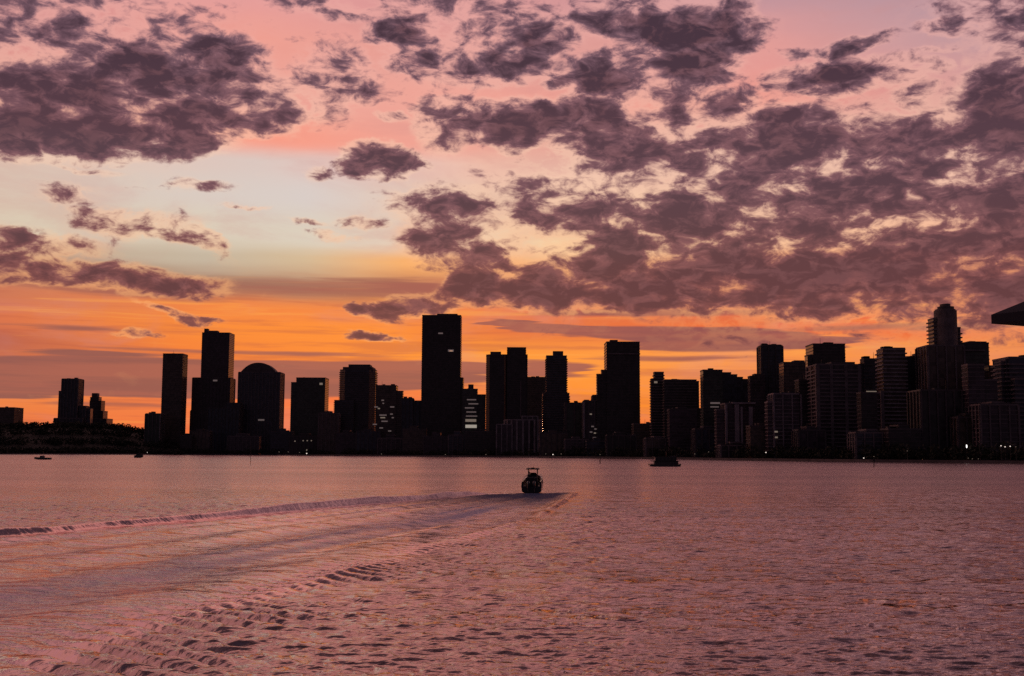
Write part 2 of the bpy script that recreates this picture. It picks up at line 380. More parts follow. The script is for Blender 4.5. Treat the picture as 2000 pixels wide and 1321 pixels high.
def sub_extent(foot, z0, z1, fl, g, th):
    m = MB(); f = grow(foot, g); k = z0 + fl
    while k < z1 - th: m.prism(f, k, k + th); k += fl
    return m
def fins(foot, z0, z1, step, w, dep):
    m = MB(); nf = len(foot)
    for i in range(nf):
        a, b = Vector(foot[i]), Vector(foot[(i + 1) % nf]); e = b - a; ln = e.length
        if ln < 1.5: continue
        d = e / ln; q = Vector((d.y, -d.x)); cnt = max(1, int(ln / step))
        for j in range(cnt + 1):
            p = a + d * (ln * j / cnt)
            p = p + d * (w / 2 if j == 0 else (-w / 2 if j == cnt else 0))
            c = [p - d * w / 2 - q * .05, p + d * w / 2 - q * .05, p + d * w / 2 + q * dep, p - d * w / 2 + q * dep]
            m.prism([(v.x, v.y) for v in c], z0, z1)
    return m

def building(name, label, back, tiers, style='bands', glass='black', conc='mid', foot='box', fl=3.4, lit=(), cat='tower', extras=(), group=GT, depth=None, roofclutter=True, top=None):
    """tiers: (part name, x0, x1, y_top[, footprint]) in photo pixels; back = metres behind the shore"""
    xm = sum((t[1] + t[2]) / 2 for t in tiers[:1]); D = shoreD(xm) + back
    b = at(xm, 880, D); root = empty(name, (b.x, D, LZ), label, cat, group)
    rr = random.Random(label)
    main = None
    for i, t in enumerate(tiers):
        pn, x0, x1, yt = t[:4]; fk = t[4] if len(t) > 4 else foot
        off = 0.0 if i == 0 else (-2.5 * i if pn == 'podium' or pn == 'wing' else 1.7 * i)
        Di = D + off
        ym = (yt + 886) / 2
        X0, X1 = at(x0, ym, Di).x, at(x1, ym, Di).x; zt = at((x0 + x1) / 2, yt, Di).z - LZ
        w = X1 - X0; dd = depth or max(12, min(w * .9, 42))
        ft = [(x + (X0 + X1) / 2 - b.x, y + off) for x, y in footprint(fk, w, dd)]
        z0 = -0.2
        over = t[5] if len(t) > 5 else None
        if over is not None: z0 = at((x0 + x1) / 2, over, Di).z - LZ
        m = MB(); m.prism(ft, z0, zt - .02 * i)
        ob = m.build(pn, GL[glass] if pn not in ('penthouse', 'crown', 'parapet') else CO['dark'], root)
        if i == 0: main = (ft, zt, Di, X0, X1)
        if pn in ('penthouse',): continue
        st = style if not isinstance(style, dict) else style.get(pn, 'plain')
        if 'bands' in st: sub_extent(ft, max(z0, 0) + 4, zt - 2, fl, .55, .55).build('floor_bands', CO[conc], ob)
        if 'balcony' in st: sub_extent(ft, max(z0, 0) + 4, zt - 2, fl, 1.7, 1.15).build('balconies', CO[conc], ob)
        if 'fins' in st and w > 16: fins(grow(ft, .6), max(z0, 0) + 1, zt - .6, 6.5, 1.1, .7).build('fins', CO[conc], ob)
        if 'wide' in st: fins(grow(ft, .6), max(z0, 0) + 1, zt - .6, 12, 2.6, .7).build('piers', CO[conc], ob)
        # parapet ring and plant on the roof
        pm = MB(); f0, f1 = grow(ft, .35), grow(ft, -.5)
        nn = len(ft)
        pm.add([(x, y, zt - .9) for x, y in f0] + [(x, y, zt + .5) for x, y in f0] + [(x, y, zt + .5) for x, y in f1] + [(x, y, zt - .9) for x, y in f1],
               [(k * nn + q, k * nn + (q + 1) % nn, ((k + 1) % 4) * nn + (q + 1) % nn, ((k + 1) % 4) * nn + q) for k in range(4) for q in range(nn)])
        if pn != 'crown': pm.build('parapet', CO[conc], ob)
        if roofclutter and w > 14 and i == 0:
            for q in range(rr.choice((1, 2, 2, 3))):
                cw = rr.uniform(3, 7); cxx = (X0 + X1) / 2 - b.x + rr.uniform(-.3, .3) * w; ch = rr.uniform(1.2, 3.2)
                cm = MB(); cm.box(cxx - cw / 2, cxx + cw / 2, dd * .4, dd * .4 + 5, zt - .1, zt + ch); cm.build('roof_plant', ROOF, ob)
            if rr.random() < .45:
                mx_ = (X0 + X1) / 2 - b.x + rr.uniform(-.35, .35) * w; mm = MB(); mm.tube((mx_, dd * .5, zt - .1), (mx_, dd * .5, zt + rr.uniform(4, 9)), .28, .12, 6); mm.build('antenna', STEEL, ob)
    for (lx0, lx1, ly0, ly1, lm) in lit:
        ft, zt, Di, X0, X1 = main
        yf = min(p[1] for p in ft) - (2.1 if 'balcony' in str(style) else 1.5) + (-2.5 * (len(tiers) - 1) if any(t[0] in ('wing', 'podium') for t in tiers[1:]) else 0)
        DD = D + yf
        a, c = at(lx0, ly1, DD), at(lx1, ly0, DD)
        m = MB(); m.box(a.x - b.x, c.x - b.x, yf, yf + 1.9, a.z - LZ, c.z - LZ)
        m.build('lit_window', {'w': LITW, 'd': LITD, 'b': LITB}[lm], root)
    for e in extras: e(root, D, b)
    return root

def mast(x, y0, y1, r=.5, off=8):
    def f(root, D, b):
        p, q = at(x, y0, D + off), at(x, y1, D + off)
        m = MB(); m.tube((p.x - b.x, off, p.z - LZ), (p.x - b.x, off, q.z - LZ), r, r * .5, 8); m.build('mast', STEEL, root)
    return f
def blockat(name, x0, x1, yt, yb, off=4, dd=10, m_='dark'):
    def f(root, D, b):
        p, q = at(x0, yb, D + off), at(x1, yt, D + off)
        m = MB(); m.box(p.x - b.x, q.x - b.x, off, off + dd, p.z - LZ, q.z - LZ); m.build(name, CO[m_], root)
    return f
def strip(x, y0, y1, wpx=2.5, m_='pale', off=-3.0, name='corner_pier'):
    def f(root, D, b):
        p, q = at(x - wpx / 2, y1, D + off), at(x + wpx / 2, y0, D + off)
        m = MB(); m.box(p.x - b.x, q.x - b.x, off, off + 3.1, max(p.z - LZ, .1), q.z - LZ); m.build(name, CO[m_], root)
    return f
def arch_crown(x0, x1, y0, ytop, m_='dark', depthm=26, off=1.0, power=2.2):
    def f(root, D, b):
        p0, p1 = at(x0, y0, D + off), at(x1, y0, D + off); zt = at((x0 + x1) / 2, ytop, D).z
        cx = (p0.x + p1.x) / 2 - b.x; hw = (p1.x - p0.x) / 2; zb = p0.z - LZ - 1; h = zt - LZ - zb
        pts = [(cx + hw * s, zb + h * max(0, 1 - abs(s) ** power)) for s in [1 - 2 * i / 18 for i in range(19)]]
        pts = [(cx + hw, zb - 2)] + pts + [(cx - hw, zb - 2)]
        m = MB(); nn = len(pts)
        m.add([(x, off, z) for x, z in pts] + [(x, off + depthm, z) for x, z in pts],
              [tuple(range(nn)), tuple(reversed(range(nn, 2 * nn)))] + [(i, (i + 1) % nn, nn + (i + 1) % nn, nn + i) for i in range(nn)])
        m.build('roof_crown', CO[m_], root)
    return f

T = building
T('apartment_block', 'squat dark block cut off by the left edge, highest thing left of the hill', 500, [('tower', -40, 26, 796)], 'bands', 'brown', cat='building')
T('office_tower', 'lone flat-topped tower rising from the far left wooded shore', 520, [('tower', 118, 150, 740), ('wing', 104, 160, 817), ('annex', 112, 120, 764), ('annex', 148, 166, 793), ('annex', 160, 175, 798)], 'fins', 'blue')
T('stepped_tower', 'small tapering tower just right of the lone far left tower', 540, [('tower', 174, 191, 776), ('annex', 173, 196, 783), ('annex', 172, 200, 803), ('wing', 168, 207, 818), ('crown', 177, 188, 768)], 'bands', 'blue')
T('apartment_block', 'narrow low block with pale edges touching the left side of a slim tower', 130, [('tower', 283, 312, 808), ('penthouse', 294, 299, 804)], 'fins', 'green', extras=(strip(282, 809, 856, 2), strip(311.5, 812, 856, 2.5, 'pale')), cat='building')
T('slim_tower', 'slim flat-topped dark tower standing alone between a narrow block and two joined towers', 180, [('tower', 315, 354, 691)], 'bands', 'brown', conc='dark')
T('twin_tower', 'tall tower with notched roof joined to a lower left shaft, left of the arched tower', 220,
  [('tower', 391, 445, 650), ('penthouse', 404, 421, 646, 'box', 655), ('penthouse', 395, 402, 642, 'box', 655), ('wing', 374, 447, 738), ('wing', 371, 449, 802)],
  {'tower': 'bands', 'wing': 'fins'}, 'violet', conc='dark', lit=((416, 424, 742, 745, 'd'),), fl=3.6)
T('apartment_block', 'plain mid-rise block between the notched tower and the arched tower', 120, [('tower', 405, 466, 797), ('annex', 440, 467, 787)], 'fins', 'blue', cat='building', conc='dark')
T('arched_tower', 'broad tower with a rounded arched roof and balconies up its left edge', 140, [('tower', 464, 545, 727)], 'fins+bands', 'blue', conc='mid', foot='box',
  extras=(arch_crown(469, 540, 727, 708.5, depthm=30, power=2.3),), lit=((504, 516, 819, 822, 'd'),), roofclutter=False, fl=3.6)
T('flat_tower', 'square-shouldered flat tower right of the arched tower with a gap of sky between', 150, [('tower', 577, 634, 738), ('annex', 567, 580, 747)], 'bands', 'green', conc='dark', lit=((624, 630, 748, 752, 'w'),))
T('rounded_tower', 'bulky tower with rounded shoulders left of the windowed block and the tallest slab', 170,
  [('tower', 661, 731, 722, 'chamfer'), ('penthouse', 679, 721, 712, 'box', 726), ('penthouse', 668, 727, 717, 'box', 728), ('wing', 652, 690, 782)], 'balcony', 'blue', conc='dark')
T('windowed_block', 'mid-rise block speckled with lit windows left of the tallest slab tower', 130, [('tower', 733, 773, 753), ('annex', 770, 786, 764)], 'bands', 'brown', conc='dark',
  lit=tuple((random.uniform(728, 768), 0, y, 0, 'd') for y in ()) + tuple((x, x + w_, y, y + 2.2, k) for x, w_, y, k in
  [(738, 4, 797, 'w'), (731, 7, 794, 'd'), (745, 5, 781, 'd'), (747, 3, 787, 'd'), (741, 14, 810, 'd'), (743, 9, 815, 'w'), (762, 8, 794, 'd'), (762, 5, 808, 'd'), (728, 8, 828, 'd'), (745, 12, 822, 'd'), (741, 7, 835, 'd'), (758, 6, 841, 'd'), (765, 4, 815, 'd'), (736, 5, 847, 'd')]))
T('apartment_block', 'low stepped block tucked against the left foot of the tallest slab tower', 160, [('tower', 784, 806, 778), ('annex', 803, 826, 783)], 'fins', 'blue', cat='building', conc='dark')
T('slab_tower', 'tallest broad black slab tower left of centre', 200, [('tower', 823, 899, 616), ('penthouse', 852, 892, 613, 'box', 620), ('annex', 890, 904, 738)], 'bands', 'black', conc='dark', fl=3.8,
  lit=((856, 865, 650, 652.5, 'd'), (875, 886, 683, 687, 'd'), (878, 884, 685, 686.5, 'w')), depth=34)
T('gabled_block', 'block with a sloping roof and one brightly lit floor right of the tallest slab', 150, [('tower', 903, 932, 760), ('annex', 928, 948, 771), ('penthouse', 914, 924, 751, 'box', 762)], 'bands', 'green', conc='mid',
  lit=((909, 931, 830, 836, 'b'), (909, 930, 819, 824, 'w'), (910, 932, 812, 814, 'd'), (911, 930, 804, 806, 'd'), (908, 926, 796, 798, 'd'), (915, 934, 788, 790, 'd'), (912, 930, 780, 782, 'd')), cat='building')
T('twin_tower', 'tower pair fused side by side, its left half round-headed and right half higher', 190,
  [('tower', 990, 1027, 679), ('wing', 949, 991, 693, 'chamfer'), ('annex', 980, 1030, 693), ('penthouse', 957, 978, 687, 'box', 697)], 'bands', 'black', conc='dark', extras=(strip(1017, 745, 815, 2, 'mid', -8),))
T('background_tower', 'flat tower half hidden between the fused pair and the domed slim tower', 420, [('tower', 1028, 1068, 737)], 'bands', 'brown', conc='dark')
T('domed_tower', 'slim tower with a small raised cap right of the fused tower pair', 170,
  [('tower', 1067, 1107, 695), ('penthouse', 1080, 1100, 686, 'box', 700), ('annex', 1060, 1112, 768)], 'balcony', 'blue', conc='dark')
T('waterfront_hall', 'wide pale grey low block in front of the fused tower pair', 60, [('tower', 985, 1058, 820, 'bow'), ('annex', 970, 1000, 829), ('annex', 1020, 1050, 813)], 'fins', 'violet', conc='pale', cat='building', group=GB, fl=4)
T('apartment_block', 'low dim block at the foot of the domed slim tower on its right', 110, [('tower', 1104, 1140, 787)], 'wide', 'green', conc='dark', cat='building')
T('windowed_block', 'low block with checkered lit windows and a pale corner, left of the shouldered tower', 100, [('tower', 1140, 1172, 783), ('annex', 1158, 1190, 772)], 'bands+fins', 'violet', conc='mid', cat='building', extras=(strip(1141, 786, 856, 3),),
  lit=tuple((x, x + w_, y, y + 2.4, k) for x, w_, y, k in [(1152, 4, 808, 'w'), (1167, 9, 808, 'w'), (1166, 4, 787, 'd'), (1170, 5, 832, 'w'), (1155, 5, 832, 'd'), (1160, 4, 845, 'w'), (1167, 8, 850, 'w'), (1152, 5, 843, 'd'), (1158, 6, 854, 'd'), (1172, 4, 840, 'w'), (1161, 4, 837, 'd')]))
T('shouldered_tower', 'tall tower with a stepped left shoulder standing left of the deep gap of sky', 160,
  [('tower', 1185, 1250, 668), ('penthouse', 1192, 1207, 664, 'box', 672), ('annex', 1175, 1190, 723), ('annex', 1166, 1182, 731)], 'bands', 'black', conc='dark', extras=(blockat('roof_band', 1186, 1250.5, 690, 692.3, -2.0, 3, 'mid'),), fl=3.7)
T('low_block', 'flat low block closing the bottom of the deep sky gap right of centre', 150, [('tower', 1238, 1284, 828)], 'bands', 'brown', conc='mid', cat='building', group=GB)
T('ribbed_tower', 'narrow ribbed shaft on the left end of a broad banded slab', 150, [('tower', 1279, 1297, 727), ('annex', 1273, 1284, 740)], 'balcony', 'black', conc='mid', lit=((1278, 1284, 745, 748.5, 'w'),), depth=14)
T('banded_slab', 'broad flat slab with horizontal bands right of the narrow ribbed shaft', 175, [('tower', 1298, 1361, 742), ('annex', 1350, 1366, 745)], 'bands', 'black', conc='mid')
T('office_tower', 'flat-roofed tower right of the banded slab across a hairline gap', 150, [('tower', 1374, 1412, 723)], 'bands', 'green', conc='dark', lit=((1388, 1406, 786, 789, 'd'), (1388, 1404, 794, 796, 'd')))
T('sloping_tower', 'broad tower whose roof steps down towards the right', 200, [('tower', 1410, 1429, 728), ('annex', 1427, 1441, 732), ('annex', 1439, 1452, 737), ('annex', 1450, 1470, 741)], 'fins', 'blue', conc='dark')
T('office_tower', 'small flat tower leaning on the left side of a thin tall shaft', 180, [('tower', 1475, 1495, 731), ('annex', 1466, 1478, 735)], 'bands', 'violet', conc='dark')
T('thin_tower', 'thin tall square shaft left of the big shouldered black tower', 210, [('tower', 1489, 1530, 675), ('penthouse', 1490, 1528, 673, 'box', 678)], 'fins+bands', 'blue', conc='dark')
T('office_tower', 'wide flat tower filling the space right of the thin tall shaft', 160, [('tower', 1532, 1575, 708), ('penthouse', 1553, 1573, 704, 'box', 712)], 'bands', 'brown', conc='dark')
T('black_tower', 'big black flat tower with a lower left shoulder, behind a balconied block', 260, [('tower', 1590, 1653, 672), ('annex', 1579, 1594, 694)], 'bands', 'black', conc='dark')
T('balconied_tower', 'wide violet-grey tower with rows of balconies in front of the big black tower', 90, [('tower', 1597, 1681, 712), ('penthouse', 1625, 1672, 707, 'box', 716)], 'balcony+wide', 'violet', conc='mid')
T('framed_block', 'low block framed by pale vertical piers below the sloping roofs', 55, [('tower', 1417, 1475, 788), ('annex', 1400, 1420, 800)], 'bands', 'violet', conc='mid', cat='building', group=GB,
  extras=(strip(1419, 790, 868, 3), strip(1440, 790, 868, 7), strip(1449, 795, 868, 3), strip(1467, 795, 868, 6), blockat('cornice', 1430, 1476, 786, 789, -3, 4, 'pale')))
T('apartment_block', 'pale-striped mid-rise in front of the wide flat tower and the thin shaft', 50, [('tower', 1512, 1565, 769), ('annex', 1500, 1516, 785)], 'bands+fins', 'violet', conc='pale', cat='building', lit=((1513, 1519, 842, 845, 'w'), (1514, 1519, 853, 856, 'w')))
T('office_tower', 'narrow tower between the balconied tower and a pale-edged banded tower', 200, [('tower', 1690, 1719, 701), ('annex', 1682, 1695, 711)], 'bands', 'blue', conc='dark', lit=((1693, 1712, 764, 767, 'w'),))
T('banded_tower', 'tall banded tower with pale left edge, right of a narrow tower', 130, [('tower', 1727, 1771, 682), ('penthouse', 1729, 1771, 679, 'box', 686), ('annex', 1712, 1732, 768)], 'balcony', 'brown', conc='pale', extras=(strip(1725, 763, 870, 3, 'mid'),))
T('office_tower', 'dark uneven-roofed tower between the banded tower and the tallest rounded tower', 160, [('tower', 1773, 1813, 697), ('penthouse', 1793, 1806, 690, 'box', 700), ('annex', 1800, 1816, 693)], 'fins', 'blue', conc='dark')
T('rounded_tower', 'tallest tower at far right, round-headed with balconies jutting on its left', 150,
  [('tower', 1838, 1876, 604, 'round'), ('crown', 1841, 1873, 598, 'round', 612), ('crown', 1846, 1865, 593, 'round', 606), ('annex', 1827, 1860, 622, 'box'), ('annex', 1855, 1880, 640, 'box'), ('wing', 1815, 1886, 675)],
  {'annex': 'balcony', 'wing': 'fins', 'tower': 'fins'}, 'brown', conc='mid', roofclutter=False, extras=(mast(1829, 628, 620, .6, 4),))
T('flat_tower', 'wide flat tower touching the right side of the tallest rounded tower', 190, [('tower', 1880, 1935, 670), ('penthouse', 1894, 1931, 667, 'box', 675)], 'bands', 'green', conc='dark', extras=(blockat('roof_band', 1884, 1924, 683, 686, -2, 3, 'mid'),))
T('apartment_block', 'mid-rise block right of the wide flat tower, lower than its neighbours', 140, [('tower', 1934, 1962, 715), ('annex', 1925, 1944, 725)], 'bands', 'brown', conc='dark', cat='building')
T('rounded_block', 'broad block with a rising stepped roof cut off by the right edge', 110, [('tower', 1974, 2060, 698), ('annex', 1967, 1980, 702), ('annex', 1958, 1972, 706), ('wing', 1985, 2060, 740)], 'balcony', 'blue', conc='mid')
# dark fillers between and below the towers
T('apartment_block', 'unlit mid-rise behind the banded slab and the framed block', 320, [('tower', 1360, 1420, 798)], 'bands', 'black', conc='dark', cat='building')
T('apartment_block', 'dark mid-rise in front of the wide flat tower at far right', 70, [('tower', 1893, 1925, 712), ('annex', 1922, 1950, 742)], 'bands+fins', 'violet', conc='mid', cat='building')
T('apartment_block', 'dark block in front of the narrow tower left of the banded tower', 70, [('tower', 1683, 1714, 767)], 'bands', 'black', conc='dark', cat='building')
T('apartment_block', 'dark block under the tallest rounded tower at far right', 60, [('tower', 1800, 1880, 762)], 'fins', 'black', conc='dark', cat='building')
T('apartment_block', 'dark block between the pale-striped mid-rise and the balconied tower', 80, [('tower', 1562, 1600, 742)], 'bands', 'black', conc='dark', cat='building')
LOW = [(352, 374, 851, 'tiny roof at the foot of the slim flat-topped tower'), (372, 408, 842, 'low block under the lower shaft of the notched tower'), (444, 505, 852, 'low block under the left half of the arched tower'),
 (528, 570, 843, 'low block closing the bright gap right of the arched tower'), (566, 625, 852, 'low waterfront block with a row of lights right of the arched tower'), (622, 660, 807, 'dim block in the notch between the flat tower and the round-shouldered tower'),
 (656, 700, 846, 'low block under the round-shouldered tower'), (696, 742, 842, 'low block under the left end of the speckled windowed block'), (738, 790, 856, 'low block under the speckled windowed block'),
 (786, 832, 838, 'low block at the left foot of the tallest slab'), (828, 880, 852, 'low block directly under the tallest slab'), (876, 912, 850, 'low block below the brightly lit floor'),
 (908, 972, 843, 'low block between the lit floor and the pale wide block'), (1056, 1108, 846, 'low block under the domed slim tower'), (1104, 1150, 858, 'low block under the pale-cornered building'),
 (1146, 1190, 862, 'low block under the checkered lit windows'), (1186, 1242, 850, 'low block under the shouldered tower'), (1262, 1312, 856, 'low block directly behind the moored houseboat'),
 (1308, 1362, 800, 'dark block right of the moored houseboat under the banded slab'), (1358, 1412, 838, 'low block left of the pale piers'), (1408, 1470, 870, 'low block at the foot of the pale piers'),
 (1466, 1522, 832, 'low block right of the pale piers'), (1560, 1612, 840, 'low block under the left edge of the balconied tower'), (1672, 1740, 845, 'low block left of the banded tower foot'),
 (1736, 1800, 838, 'low block under the banded tower'), (1872, 1922, 815, 'low block under the wide flat tower at far right'), (1916, 1990, 790, 'dark block right of the white quay lamp at far right')]
for i, (a, b_, yt, lb) in enumerate(LOW):
    T('waterfront_block', lb, random.uniform(25, 45) if yt > 820 else 60, [('tower', a, b_, yt), ('annex', a + (b_ - a) * .3, a + (b_ - a) * .62, yt - random.uniform(3, 8))], ('bands', 'fins', 'bands+fins')[i % 3], ('black', 'brown', 'violet', 'blue')[i % 4],
      conc=('dark', 'dark', 'mid')[i % 3], cat='building', group=GB, depth=20,
      lit=((575, 577, 861, 863, 'w'), (591, 593, 860, 862, 'w'), (599, 601, 860, 862, 'w'), (607, 609, 860, 862, 'w'), (598, 600, 878, 881, 'w')) if a == 566 else (((1010, 1013, 0, 0, 'd'),) if False else ()))

# ------------------------------------------------------------------ trees and wooded ground
LEAF = mat('foliage', (.03, .034, .022), .9, var=.3, scale=.3)
def crown_faces(m, c, rx, rz, k, s):
    for _ in range(k):
        u = Vector((random.gauss(0, 1), random.gauss(0, 1), random.gauss(0, 1))).normalized() * random.uniform(.55, 1.0) ** .6
        p = Vector(c) + Vector((u.x * rx, u.y * rx, u.z * rz))
        a = Vector((random.uniform(-1, 1), random.uniform(-1, 1), random.uniform(-1, 1))).normalized() * s * random.uniform(.6, 1.3)
        b = a.cross(Vector((random.uniform(-1, 1), random.uniform(-1, 1), random.uniform(-1, 1)))).normalized() * s * random.uniform(.5, 1)
        m.add([p - a, p - b, p + a, p + b], [(0, 1, 2, 3)])
# wooded hill at far left
hill_px = [(-260, 845), (-120, 836), (0, 829), (60, 828), (120, 827), (180, 828), (215, 829), (237, 831), (252, 834), (268, 837), (290, 841), (330, 852), (372, 864)]
hx = [p[0] for p in hill_px]; hy = [p[1] for p in hill_px]
m = MB(); cols = []
NX = 90
for i in range(NX + 1):
    x = -260 + (372 + 260) * i / NX; yt = float(np.interp(x, hx, hy)); D0 = shoreD(x)
    zt = at(x, yt, D0 + 330).z - 7
    for j in range(9):
        t = j / 8; D = D0 + 20 + t * 700
        z = LZ - .3 + (zt - LZ) * math.sin(min(1, t / .46) * math.pi / 2) ** 1.2 if t < .46 else LZ - .3 + (zt - LZ) * math.cos((t - .46) / .54 * math.pi / 2) ** 1.3
        cols.append((at(x, 880, D).x, D, z))
m.add(cols, [(i * 9 + j, (i + 1) * 9 + j, (i + 1) * 9 + j + 1, i * 9 + j + 1) for i in range(NX) for j in range(8)])
tag(m.build('hill', mat('hill_soil', (.014, .015, .01), .95), smooth=True), kind='structure')
m = MB()
for i in range(NX * 20):
    k = random.randrange(len(cols)); c = cols[k]
    if k % 9 > 5: continue
    r = random.uniform(5, 10); crown_faces(m, (c[0] + random.uniform(-8, 8), c[1] + random.uniform(-30, 30), c[2] + r * .5), r, r * .8, 34, 2.0)
for i in range(0, NX):          # the ridge line
    c = cols[i * 9 + 4]; r = random.uniform(5, 10); crown_faces(m, (c[0], c[1], c[2] + r * .3), r * 1.3, r * .8, 50, 2.0)
tag(m.build('wooded_hillside', LEAF), 'dark woodland covering the low hill at the far left shore', 'woodland', kind='stuff')
m = MB()
x = -150
while x < 2250:
    D = shoreD(x) + random.uniform(8, 26); h = random.uniform(4, 10) * (1.25 if x > 1100 else 1)
    p = at(x, 880, D); r = random.uniform(3.5, 8)
    crown_faces(m, (p.x, D, LZ + h * .62), r, h * .5, 44, 1.25)
    m.tube((p.x, D, LZ - .2), (p.x, D, LZ + h * .6), .3, .18, 5)
    x += random.uniform(3, 9)
tag(m.build('shoreline_trees', LEAF), 'unbroken dark belt of waterside trees along the foot of the skyline', 'trees', kind='stuff')

# ------------------------------------------------------------------ lamps on the quay
GLAMP = 'small lights along the far quay'
LAMPS = [(287, 884, 'w', 'small white lamp on the quay below the narrow block left of the slim tower'), (545, 883, 's', 'faint lamp right of the arched tower foot'), (563, 883, 's', 'faint lamp in line with the bright sky gap right of the arched tower'),
 (570, 873, 's', 'tall faint lamp at the left foot of the square-shouldered tower'), (585, 884, 's', 'low lamp under the square-shouldered tower'), (599, 886, 'w', 'brighter white lamp under the square-shouldered tower'),
 (745, 887, 's', 'faint lamp under the speckled windowed block'), (870, 888, 's', 'faint lamp under the tallest slab tower'), (949, 888, 's', 'dim lamp under the fused tower pair'), (1066, 887, 's', 'dim lamp left of a close pair under the domed slim tower'),
 (1080, 888, 'w', 'left lamp of a close pair under the domed slim tower'), (1096, 887, 's', 'right lamp of a close pair under the domed slim tower'), (1172, 888, 's', 'faint lamp beside the channel post near the centre'), (1357, 887, 's', 'lamp just right of the moored houseboat'),
 (1384, 883, 's', 'lamp second to the right of the moored houseboat'), (1496, 884, 'w', 'white lamp under the thin tall shaft'), (1517, 855, 's', 'lamp high on the slope under the wide flat tower'), (1687, 895, 'w', 'white lamp left of the right-hand channel post'),
 (1707, 892, 's', 'faint lamp over the right-hand channel post'), (1772, 881, 's', 'dim lamp under the banded tower'), (1888, 872, 'b', 'brightest tall white lamp on the quay at far right'), (1891, 895, 's', 'leftmost low lamp under the brightest quay lamp'),
 (1899, 898, 's', 'second low lamp under the brightest quay lamp'), (1911, 900, 's', 'third low lamp right of the brightest quay lamp'), (1955, 871, 'w', 'left lamp of the row at the far right edge'), (1963, 873, 'w', 'second lamp of the row at the far right edge'), (1973, 872, 'w', 'third lamp of the row at the far right edge'), (1984, 873, 's', 'last lamp of the row at the far right edge')]
for x, y, k, lb in LAMPS:
    D = shoreD(x) + 3; p = at(x, y, D); s = D / 2250 * (1.0 if k == 's' else 1.5); 
    zl = max(p.z, LZ + 1.5)
    e = empty('quay_lamp', (p.x, D, LZ), lb, 'lamp', GLAMP)
    m = MB(); m.tube((0, 0, 0), (0, 0, zl - LZ - s * .4), .14, .08, 6); m.build('pole', STEEL, e)
    m = MB(); hgt = s * (4.2 if k == 'b' else 1.15)
    m.loft([[(s * r_ * math.cos(t), s * r_ * math.sin(t), zl - LZ + hgt * z_) for t in [i * math.pi / 4 for i in range(8)]] for r_, z_ in ((.35, -.5), (.75, -.25), (.8, .2), (.3, .5))])
    m.build('lamp_head', LAMPW if k in 'b' else (LAMP if k == 'w' else LITW), e)

# ------------------------------------------------------------------ channel posts
WOOD = mat('wet_timber', (.06, .05, .045), .8, bump=.01)
for x, y0, y1, lb in ((1172, 892, 906, 'thin dark channel post standing in the water right of the speedboat'), (1707, 896, 913, 'dark channel post with a board standing in the water at right'), (489, 872, 908, 'tall faint pole standing in the water below the arched tower')):
    p = on_water(x, y1); zt = at(x, y0, p.y).z
    e = empty('channel_post', (p.x, p.y, 0), lb, 'post', 'channel posts in the bay')
    w = p.y / 2250
    m = MB(); m.tube((0, 0, -2), (0, 0, zt), w * (.9 if x > 1000 else .45), w * (.7 if x > 1000 else .35), 8); m.build('pile', WOOD, e)
    if x > 1600:
        m = MB(); m.box(-w * 1.7, w * 1.7, -w * 1.1, -w * .95, zt * .62, zt * .9); m.build('board', WOOD, e)

# ------------------------------------------------------------------ boats
HULL = mat('boat_hull_dark', (.022, .022, .026), .25, coat=.6, scale=2)
HULLP = mat('boat_white', (.2, .19, .2), .4, scale=2)
CANV = mat('canvas_black', (.02, .02, .024), .8, scale=3)
ALU = mat('tube_metal', (.12, .12, .13), .35, .9, scale=2)
SCRN = mat('tinted_screen', (.01, .02, .022), .08, scale=2)
def hull_rings(Lh, B, H, draft=.35, nst=14, bow=1.0):
    """stern at y=0, bow at y=Lh; V-shaped sections, open outline closed at the deck"""
    rings = []
    for i in range(nst + 1):
        t = i / nst; w = B / 2 * (1 - max(0, (t - .45) / .55) ** 2.1 * .97 * bow); sheer = H * (1 + .38 * t * t); keel = -draft * (1 - t ** 4) + (t ** 5) * H * .45
        y = Lh * t
        rings.append([(-w * .94, y, sheer), (-w, y, sheer * .62), (-w * .93, y, H * .1 + max(0, keel)), (-w * .45, y, keel * .55 + .02), (0, y, keel),
                      (w * .45, y, keel * .55 + .02), (w * .93, y, H * .1 + max(0, keel)), (w, y, sheer * .62), (w * .94, y, sheer), (w * .8, y, sheer), (w * .78, y, H * .58), (-w * .78, y, H * .58), (-w * .8, y, sheer)])
    return rings
# the speedboat, seen from its stern
pb = on_water(1038, 964)
boat = empty('speedboat', (pb.x, pb.y, .06), 'black centre-console speedboat with a T-top running away at the head of the wake', 'boat', rz=R(-5))
boat.rotation_euler = (R(3), 0, R(-5))
s = pb.y / 2250
B = 40 * s
m = MB(); m.loft(hull_rings(7.6, B, 1.5, .35)); h = m.build('hull', HULL, boat, bevel=.03)
m = MB()
for sx in (-1, 1):
    m.tube((sx * B * .44, .3, 1.66), (sx * B * .47, 3.5, 1.76), .045, n=6); m.tube((sx * B * .47, 3.5, 1.76), (sx * B * .30, 6.2, 2.1), .045, n=6)
m.build('gunwale_rail', ALU, h)
m = MB(); m.prism([(-B * .30, .35), (B * .30, .35), (B * .30, 1.1), (-B * .30, 1.1)], .9, 2.0, [(-B * .27, .5), (B * .27, .5), (B * .27, 1.1), (-B * .27, 1.1)]); m.build('stern_bench', CANV, boat, bevel=.05)
m = MB(); m.prism([(-.62, 2.6), (.62, 2.6), (.55, 4.1), (-.55, 4.1)], .9, 2.05, [(-.52, 2.7), (.52, 2.7), (.42, 3.8), (-.42, 3.8)]); c = m.build('console', HULL, boat, bevel=.05)
